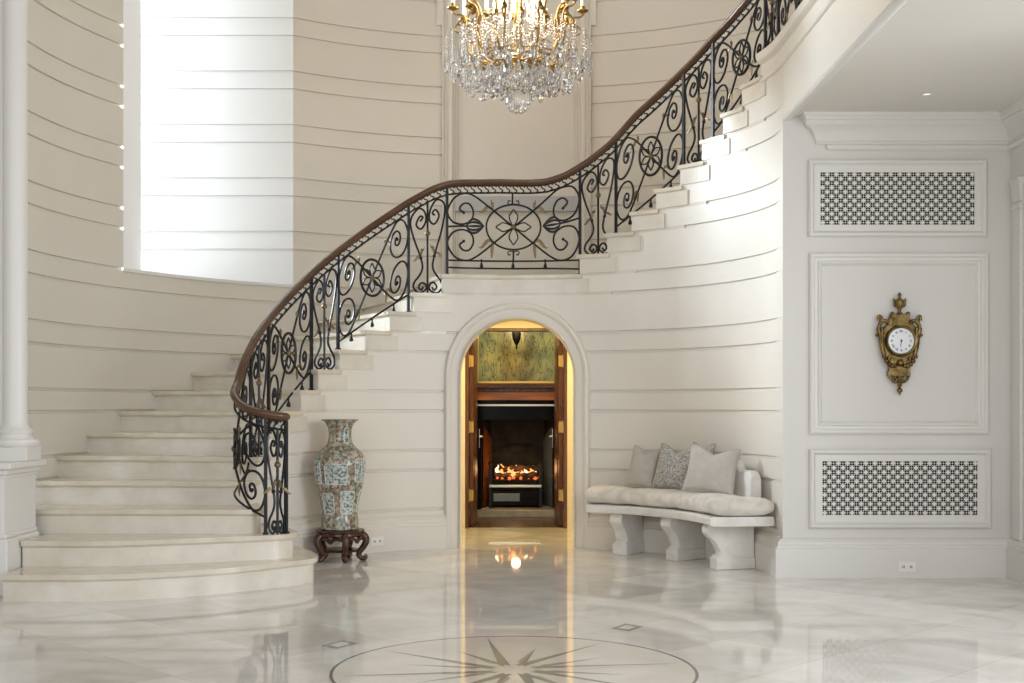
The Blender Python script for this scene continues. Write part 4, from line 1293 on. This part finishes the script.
# fireplace
fp = empty('fireplace', (fx(517), YF, 0), 'dark marble fireplace with mahogany mantel seen through the arch', 'fireplace')
b = MB(); b.box(fx(462), fx(574), YF-.15, YF+.6, 0, fz(509.5)); b.build('hearth', M['greymarble'], fp, smooth=0, bevel=.004)
b = MB()
zt0 = fz(509.5)
b.box(fx(468), fx(481), YF-.05, YF+.10, zt0, fz(400)); b.box(fx(555), fx(568), YF-.05, YF+.10, zt0, fz(400)); b.box(fx(481), fx(555), YF-.05, YF+.10, fz(420), fz(400))
b.build('surround', M['blackmarble'], fp, smooth=0, bevel=.003)
b = MB(); b.box(fx(472), fx(564), YF-.062, YF-.05, fz(406), fz(404.3)); b.build('moulding', M['steel'], fp, smooth=0)
b = MB()
b.box(fx(464), fx(572), YF-.10, YF+.02, fz(400.2), fz(392)); b.build('mantel_frieze', M['redwood'], fp, smooth=0, bevel=.004)
b = MB()
b.box(fx(462), fx(574), YF-.08, YF+.02, fz(392), fz(388)); b.box(fx(460), fx(576), YF-.15, YF+.02, fz(388), fz(386)); b.box(fx(462), fx(574), YF-.11, YF+.02, fz(386), fz(383.5))
b.build('mantel_shelf', M['wood'], fp, smooth=0, bevel=.004)
b = MB()
z1_ = fz(418)
A_, B_, C_, D_ = (fx(481), YF+.08), (fx(490), YF+.62), (fx(546), YF+.62), (fx(555), YF+.08)
for p, q_ in ((A_, B_), (B_, C_), (C_, D_)):
    b.add([(*p, zt0), (*q_, zt0), (*q_, z1_), (*p, z1_)], [(0,1,2,3)])
b.add([(*A_, z1_), (*B_, z1_), (*C_, z1_), (*D_, z1_)], [(0,1,2,3)])
b.build('firebox', M['soot'], fp, smooth=0)
b = MB(); b.box(fx(500), fx(536), YF+.58, YF+.60, fz(470), fz(450)); b.ball(((fx(518)), YF+.585, fz(452)), .11, 14, 8, (1,.12,.5)); b.build('fireback', M['soot'], fp)
M['bluegrey'] = mat('blue_grey_reflection', (.20,.27,.34), .25)  # cool reflections in the firebox, put in as blue-grey colour
for sx, m_ in ((-1, 'redwood'), (1, 'bluegrey')):
    b = MB()
    a, c = ((fx(483), YF+.10), (fx(491), YF+.52)) if sx < 0 else ((fx(553), YF+.10), (fx(545), YF+.52))
    b.add([(*a, zt0+.01), (*c, zt0+.01), (*c, fz(440)), (*a, fz(425))], [(0,1,2,3)]); b.build('side_panel', M[m_], fp, smooth=0)
# grate with legs and front bars
gr = empty('fire_grate', (fx(516), YF+.25, zt0), 'black iron fire basket holding the burning logs', 'grate')
b = MB(); y0, y1 = YF + .12, YF + .42
for y in (487, 481): b.box(fx(490), fx(541), y0, y0+.015, fz(y)-.006, fz(y)+.006)
for x in (490, 541): b.box(fx(x)-.012, fx(x)+.012, y0-.01, y0+.02, zt0, fz(466)); b.ball((fx(x), y0+.005, fz(465)), .02, 10, 8)
for x in (494, 538): b.box(fx(x)-.01, fx(x)+.01, y1-.02, y1, zt0, fz(482))
b.box(fx(490), fx(541), y1-.02, y1, fz(482), fz(480.5))
for i in range(12):
    x = lerp(fx(493), fx(538), i/11); b.box(x-.006, x+.006, y0, y1, fz(482), fz(481))
b.build('basket', M['iron'], gr, smooth=30)
b = MB(); b.box(fx(489), fx(542), y0-.025, y0-.008, fz(488.5), fz(486)); b.build('front_rail', M['steel'], gr, smooth=0, bevel=.002)
b = MB(); b.box(fx(491), fx(540), y0+.03, y1-.03, fz(507), fz(493)); b.build('ash_box', M['blackmarble'], gr, smooth=0, bevel=.003)
b = MB(); b.box(fx(493), fx(520), y0+.022, y0+.03, fz(503), fz(495)); b.build('ash_box_sheen', M['bluegrey'], gr, smooth=0, bevel=.003)  # blue sheen on the ash box, painted as a thin plate
for i, (xa, xb, y, dy, lab) in enumerate(((494, 538, 477.5, .12, 'charred log lying at the front of the fire basket'), (497, 535, 476.5, .26, 'charred log lying at the back of the fire basket'), (500, 540, 470.5, .18, 'charred log lying on top of the fire'))):
    b = MB(); c0, c1 = Vector((fx(xa), YF + dy + .04, fz(y))), Vector((fx(xb), YF + dy + .05, fz(y - 1)))
    ps = [c0.lerp(c1, t/10) + Vector((0, .01*math.sin(t*1.7+i), .006*math.sin(t*2.3+i))) for t in range(11)]
    b.tube(ps, [.030 + .005*math.sin(t*3+i*2) for t in range(11)], 10)
    tag(b.build('fire_log', M['log'], None, tuple(c0), smooth=50), lab, 'log', 'logs in the fire')
fm = empty('fire', (fx(516), YF+.22, fz(480)), 'orange flames burning among the logs in the fireplace', 'fire')
random.seed(5)
for i in range(13):
    x = lerp(fx(496), fx(537), (i + random.random()*.5) / 13); y = YF + .13 + .14*random.random()
    h = .05 + .06*random.random()
    b = MB(); z_ = fz(477)
    ps = [(x + .012*math.sin(j*1.3+i), y, z_ + h*j/7) for j in range(8)]
    b.tube(ps, [.014,.018,.018,.015,.011,.008,.004,.001], 7, flat=(1,.6)); b.build('flame', M['flame'] if i % 3 else M['flamecore'], fm, smooth=60)
b = MB()
for i in range(26):
    b.ball((lerp(fx(495), fx(538), random.random()), YF+.11+.2*random.random(), fz(480) + .01*random.random()), .012+.008*random.random(), 6, 5)
eb_ = b.build('embers', M['ember'], fm); eb_['kind'] = 'stuff'
# painting over the mantel
pt = empty('painting', (fx(517), YF, fz(356)), 'misty green and gold woodland painting above the mantel', 'painting')
b = MB(); b.box(fx(478.5), fx(555.5), YF-.014, YF-.006, fz(381), fz(326)); b.build('canvas', M['painting'], pt, smooth=0)
b = MB()
for (xa, xb, ya, yb_) in ((475,559,381,383.4),(475,559,322,326),(475,478.5,322,383.4),(555.5,559,322,383.4)): b.box(fx(xa), fx(xb), YF-.028, YF-.001, fz(yb_), fz(ya))
b.build('frame', M['hinge'], pt, smooth=0, bevel=.003)
# hanging lantern
ln = empty('pendant_lantern', (q(516.5, 10.9), 10.9, fz(322)), 'dark metal pendant lantern hanging before the woodland painting', 'lantern')
k3 = 10.9 / F; lx = q(516.5, 10.9); lz_ = lambda y: 1 - (y - HY) * k3
b = MB(); b.lathe([(.0001,lz_(350)),(.007,lz_(349)),(.010,lz_(347)),(.006,lz_(345.5)),(.020,lz_(343)),(.034,lz_(339)),(.040,lz_(334)),(.036,lz_(331)),(.0001,lz_(331))], (lx, 10.9, 0), 16); b.build('bowl', M['iron'], ln)
b = MB()
for i in range(4):
    a = PI/4 + i*PI/2; b.tube([(lx+.036*math.cos(a), 10.9+.036*math.sin(a), lz_(333)), (lx+.040*math.cos(a), 10.9+.040*math.sin(a), lz_(322)), (lx+.01*math.cos(a), 10.9+.01*math.sin(a), lz_(312))], .005, 6)
b.tube([(lx,10.9,lz_(312)), (lx,10.9,1.951)], .006, 6); b.build('cage', M['iron'], ln)
b = MB(); b.ball((lx, 10.9, lz_(325)), .016, 10, 8, (1,1,1.5)); b.build('bulb', M['bulb'], ln)

# ------------------------------------------------------------------ chandelier
CX, CY = q(518, 8.0), 8.0
kc2 = 8.0 / F
def cz(y): return 1 - (y - HY) * kc2
def chp(r, a, y): return (CX + r*kc2*math.cos(a), CY + r*kc2*math.sin(a), cz(y))
ch = empty('chandelier', (CX, CY, cz(-60)), 'large gilt chandelier hung with clear crystals and lit candles', 'chandelier')
b = MB()
b.lathe([(.0001,cz(74)),(2.2*kc2,cz(72)),(3*kc2,cz(66)),(2.2*kc2,cz(64)),(5.5*kc2,cz(59)),(6*kc2,cz(56)),(2.5*kc2,cz(52)),(2*kc2,cz(40)),(4*kc2,cz(32)),(5.5*kc2,cz(22)),(3*kc2,cz(14)),(2*kc2,cz(0)),(4*kc2,cz(-12)),(2*kc2,cz(-25)),(2*kc2,cz(-70)),(.0001,cz(-70))], (CX, CY, 0), 20)
b.tube([(CX,CY,cz(-68)), (CX,CY,cz(-190))], .010, 8)
b.build('stem', M['brass'], ch, smooth=50)
for r, y, tr in ((44, 63, 1.5), (30, 67, 1.1), (47, 59, .9)):
    b = MB(); b.tube([chp(r, 2*PI*i/48, y + (.8*math.sin(i*PI/2))) for i in range(48)], tr*kc2, 8, closed=True); b.build('hoop', M['brass'], ch, smooth=60)
b = MB()
for i in range(24):
    a = 2*PI*i/24
    b.tube(catmull([chp(44,a,63), chp(45,a+.06,58), chp(44,a+.13,61), chp(43.5,a+.1,66), chp(44,a+.02,66)], 4), .8*kc2, 6)
for i in range(6):
    a = 2*PI*i/6 + .2
    b.tube([chp(4,a,60), chp(24,a,65), chp(44,a,63)], 1.0*kc2, 7)
b.build('basket_scrolls', M['brass'], ch, smooth=60)
bulbs = MB()
NA = 10
for i in range(NA * 2):
    tier = i % 2
    a = 2*PI*i/(NA*2) + rad(4)
    if tier == 0: path = [(10,61),(24,66),(40,62),(51,50),(54,36),(52,24),(55,17),(62,16),(65,13)]; rc_, yc_ = 65, 10
    else: path = [(14,62),(28,60),(38,50),(42,34),(40,18),(44,8),(50,6)]; rc_, yc_ = 50, 3
    if tier == 0 : pass
    b = MB()
    b.tube(catmull([chp(r, a, y) for r, y in path], 5), [lerp(1.35, .95, j/40)*kc2 for j in range((len(path)-1)*5+1)], 7)
    # curl and leaf on the arm
    r1, y1_ = path[-3]
    b.tube(catmull([chp(r1-2,a,y1_+6), chp(r1+5,a,y1_+8), chp(r1+8,a,y1_+14), chp(r1+4,a,y1_+17), chp(r1+2,a,y1_+13)], 4), .8*kc2, 6)
    b.tube([chp(r1,a,y1_+2), chp(r1+2,a+.03,y1_+8), chp(r1+6,a+.05,y1_+11)], [2.0*kc2, 2.4*kc2, .3*kc2], 6, flat=(1,.5))
    b.build('arm', M['brass'], ch, smooth=60)
    c = chp(rc_, a, yc_); kk = kc2
    b = MB(); b.lathe([(.0001,c[2]-5*kk),(1.0*kk,c[2]-4.5*kk),(1.2*kk,c[2]-3*kk),(2.2*kk,c[2]-1.5*kk),(5.6*kk,c[2]),(5.8*kk,c[2]+.9*kk),(2.2*kk,c[2]+.7*kk),(1.9*kk,c[2]+2*kk),(2.6*kk,c[2]+4*kk),(2.0*kk,c[2]+5*kk),(.0001,c[2]+5*kk)], (c[0], c[1], 0), 14)
    b.build('candle_cup', M['brass'], ch, smooth=50)
    b = MB(); b.lathe([(.0001,c[2]+4*kk),(1.9*kk,c[2]+4*kk),(1.9*kk,c[2]+21*kk),(.0001,c[2]+21.5*kk)], (c[0], c[1], 0), 12); cd = b.build('candle', M['wax'], ch, smooth=40)
    b = MB(); b.lathe([(.0001,c[2]+21*kk),(1.3*kk,c[2]+23*kk),(1.5*kk,c[2]+25*kk),(.7*kk,c[2]+29*kk),(.0001,c[2]+32*kk)], (c[0], c[1], 0), 8); b.build('flame_bulb', M['bulb'], cd, smooth=60)

def gem(mb, c, w, h, n=6):
    """faceted drop hanging from c"""
    x, y, z = c
    prof = [(.0001, z), (w*.35, z - h*.12), (w*.55, z - h*.35), (w, z - h*.68), (w*.6, z - h*.90), (.0001, z - h)]
    mb.lathe([(r, zz) for r, zz in prof][::-1], (x, y, 0), n, cap=False)
def bead(mb, c, w):
    x, y, z = c
    mb.lathe([(.0001, z - w), (w*.8, z - w*.45), (w, z), (w*.8, z + w*.45), (.0001, z + w)], (x, y, 0), 6, cap=False)
def strand_mesh(n, bw, dw, dh):
    mb = MB(); z = 0
    for i in range(n):
        bead(mb, (0,0,z - bw), bw); z -= bw*2.05
    gem(mb, (0,0,z), dw, dh); return mb.mesh('crystal', (0,0,0), smooth=0)
me_a = strand_mesh(8, 1.5*kc2, 2.6*kc2, 12*kc2); me_b = strand_mesh(2, 1.4*kc2, 3.2*kc2, 16*kc2); me_c = strand_mesh(1, 1.4*kc2, 3.6*kc2, 19*kc2); me_d = strand_mesh(5, 1.3*kc2, 2.8*kc2, 13*kc2)
for me_ in (me_a, me_b, me_c, me_d): me_.materials.append(M['crystal'])
random.seed(3)
def hang(me_, name, r, a, y):
    o = bpy.data.objects.new(name, me_); C.objects.link(o); o.parent = ch
    o.location = (Vector(chp(r, a, y)) - Vector(ch['_o'])) * S
    s_ = lerp(.85, 1.12, random.random()); o.scale = (s_, s_, s_); o.rotation_euler = (0,0,random.random()*3)
for i in range(40):
    a = 2*PI*i/40; hang(me_a, 'crystal_strand', 69 + 4*(i % 2), a, 34 + 5*(i % 2))
for i in range(36):
    a = 2*PI*(i+.5)/36; hang(me_d, 'crystal_strand', 59, a, 46 + 4*(i % 2))
for i in range(40):
    a = 2*PI*i/40; hang(me_b, 'crystal_drop', 49 + 3*(i % 2), a, 66 + 3*(i % 2))
for i in range(28):
    a = 2*PI*i/28; hang(me_c, 'crystal_drop', 33, a, 69 + 3*(i % 2))
for i in range(16):
    a = 2*PI*i/16; hang(me_c, 'crystal_drop', 17, a, 72 + 4*(i % 2))
def pendeloque():
    mb = MB(); bead(mb, (0,0,-1.3*kc2), 1.3*kc2); z = -2.7*kc2; w, h = 3.6*kc2, 15*kc2
    mb.lathe([(.0001, z - h), (w*.62, z - h*.9), (w, z - h*.66), (w*.7, z - h*.38), (w*.3, z - h*.12), (.0001, z)], (0,0,0), 5, cap=False)
    me_ = mb.mesh('crystal', (0,0,0), smooth=0); me_.materials.append(M['crystal']); return me_
me_e = pendeloque()
for i in range(32):
    a = 2*PI*(i+.3)/32; hang(me_e, 'crystal_pendant', 60 + 4*(i % 2), a, 56 + 4*(i % 3))
for i in range(24):
    a = 2*PI*(i+.6)/24; hang(me_e, 'crystal_pendant', 41, a, 73 + 3*(i % 2))
for i in range(16):
    a = 2*PI*(i+.6)/16; hang(me_e, 'crystal_pendant', 25, a, 76 + 3*(i % 2))
# swags of beads between the hoop and the stem
for i in range(20):
    a = 2*PI*i/20; b = MB()
    for j in range(22):
        t = j/21
        r = lerp(57, 10, t); y = lerp(33, -20, t) + 22*math.sin(PI*t)
        bead(b, chp(r, a + .08*math.sin(PI*t), y), 1.5*kc2)
    b.tube([chp(lerp(57,10,t/21), a + .08*math.sin(PI*t/21), lerp(33,-20,t/21) + 22*math.sin(PI*t/21)) for t in range(22)], .25*kc2, 4)
    b.build('bead_swag', M['crystal'], ch, smooth=0)
for i in range(20):
    a = 2*PI*(i+.5)/20; b = MB()
    for j in range(16):
        t = j/15
        bead(b, chp(57 - 6*math.sin(PI*t), a - PI/20 + t*PI/10, 36 + 14*math.sin(PI*t)), 1.5*kc2)
    b.build('bead_swag', M['crystal'], ch, smooth=0)
for i in range(10):
    a = 2*PI*(i+.5)/10; hang(me_c, 'crystal_spear', 22, a, 30); hang(me_b, 'crystal_spear', 34, a + .3, 14)
b = MB(); b.ball((CX, CY, cz(101)), 13.2*kc2, 28, 18); b.lathe([(.0001,cz(90)),(2.5*kc2,cz(88.5)),(3*kc2,cz(84)),(1.5*kc2,cz(78)),(.0001,cz(75))], (CX,CY,0), 10); b.build('crystal_ball', M['crystal'], ch, smooth=0)

# ------------------------------------------------------------------ light
def area(name, loc, target, sx, sy, power, col):
    l = bpy.data.lights.new(name, 'AREA'); l.shape = 'RECTANGLE'; l.size = sx*S; l.size_y = sy*S; l.energy = power; l.color = col
    o = bpy.data.objects.new(name, l); C.objects.link(o); o.location = Vector(loc)*S
    d = (Vector(target) - Vector(loc)); o.rotation_euler = d.to_track_quat('-Z', 'Y').to_euler()
    return o
def point(name, loc, power, col, r=.05):
    l = bpy.data.lights.new(name, 'POINT'); l.energy = power; l.color = col; l.shadow_soft_size = r
    o = bpy.data.objects.new(name, l); C.objects.link(o); o.location = Vector(loc)*S; return o
DAY = (.88,.94,1.0)
area('daylight_alcove_window', (-6.0, 10.95, 4.0), (.8, 8.2, 1.7), 2.0, 2.8, 3600, (.80,.91,1.0))
area('alcove_top_fill', (-2.4, (REV+ay1)/2 - .1, 5.35), (-2.3, (REV+ay1)/2 - .1, 0), 1.2, .7, 12, DAY)  # added fill above the alcove to brighten it; no skylight is built
area('daylight_front_windows', (-2.4, -2.2, 2.6), (.6, 8, 1.0), 4.0, 4.0, 225, (.90,.95,1.0))
area('daylight_side_windows', (2.6, -1.2, 2.4), (-.6, 8, .9), 3.0, 3.5, 115, (.93,.96,1.0))
area('right_floor_fill', (4.6, 3.0, 1.9), (-1.5, 6.2, .3), 2.5, 3.0, 260, (.92,.96,1.0))  # added fill from the right to lift the floor; no windows built
point('chandelier_glow', (CX, CY, cz(-5)), 55, (1,.76,.48), .25)
area('passage_lamp', (AX, 9.5, 1.70), (AX, 9.5, 0), .5, .4, 24, (1,.74,.30))
point('lantern_light', (lx, 10.80, lz_(318)), 26, (1,.78,.42), .03)
point('fire_light', (fx(516), YF+.05, fz(468)), 1.6, (1,.5,.2), .05)
w = bpy.data.worlds.new('world'); bpy.context.scene.world = w; w.use_nodes = True
w.node_tree.nodes['Background'].inputs[0].default_value = (1.0,.94,.86,1); w.node_tree.nodes['Background'].inputs[1].default_value = .38

# ------------------------------------------------------------------ camera
cam = bpy.data.cameras.new('camera'); co = bpy.data.objects.new('camera', cam); C.objects.link(co)
co.location = (0, 0, S); co.rotation_euler = (rad(90), 0, 0)
cam.sensor_width = 36; cam.lens = F / 1024 * 36; cam.shift_y = (HY - 341.5) / 1024
cam.clip_start = .05; cam.clip_end = 100
sc = bpy.context.scene; sc.camera = co
for o in list(sc.objects):
    if '_o' in o: del o['_o']
sc.view_settings.view_transform = 'Standard'
sc.view_settings.look = 'None'; sc.view_settings.gamma = 1; sc.view_settings.exposure = 0.09
sc.view_settings.use_curve_mapping = False
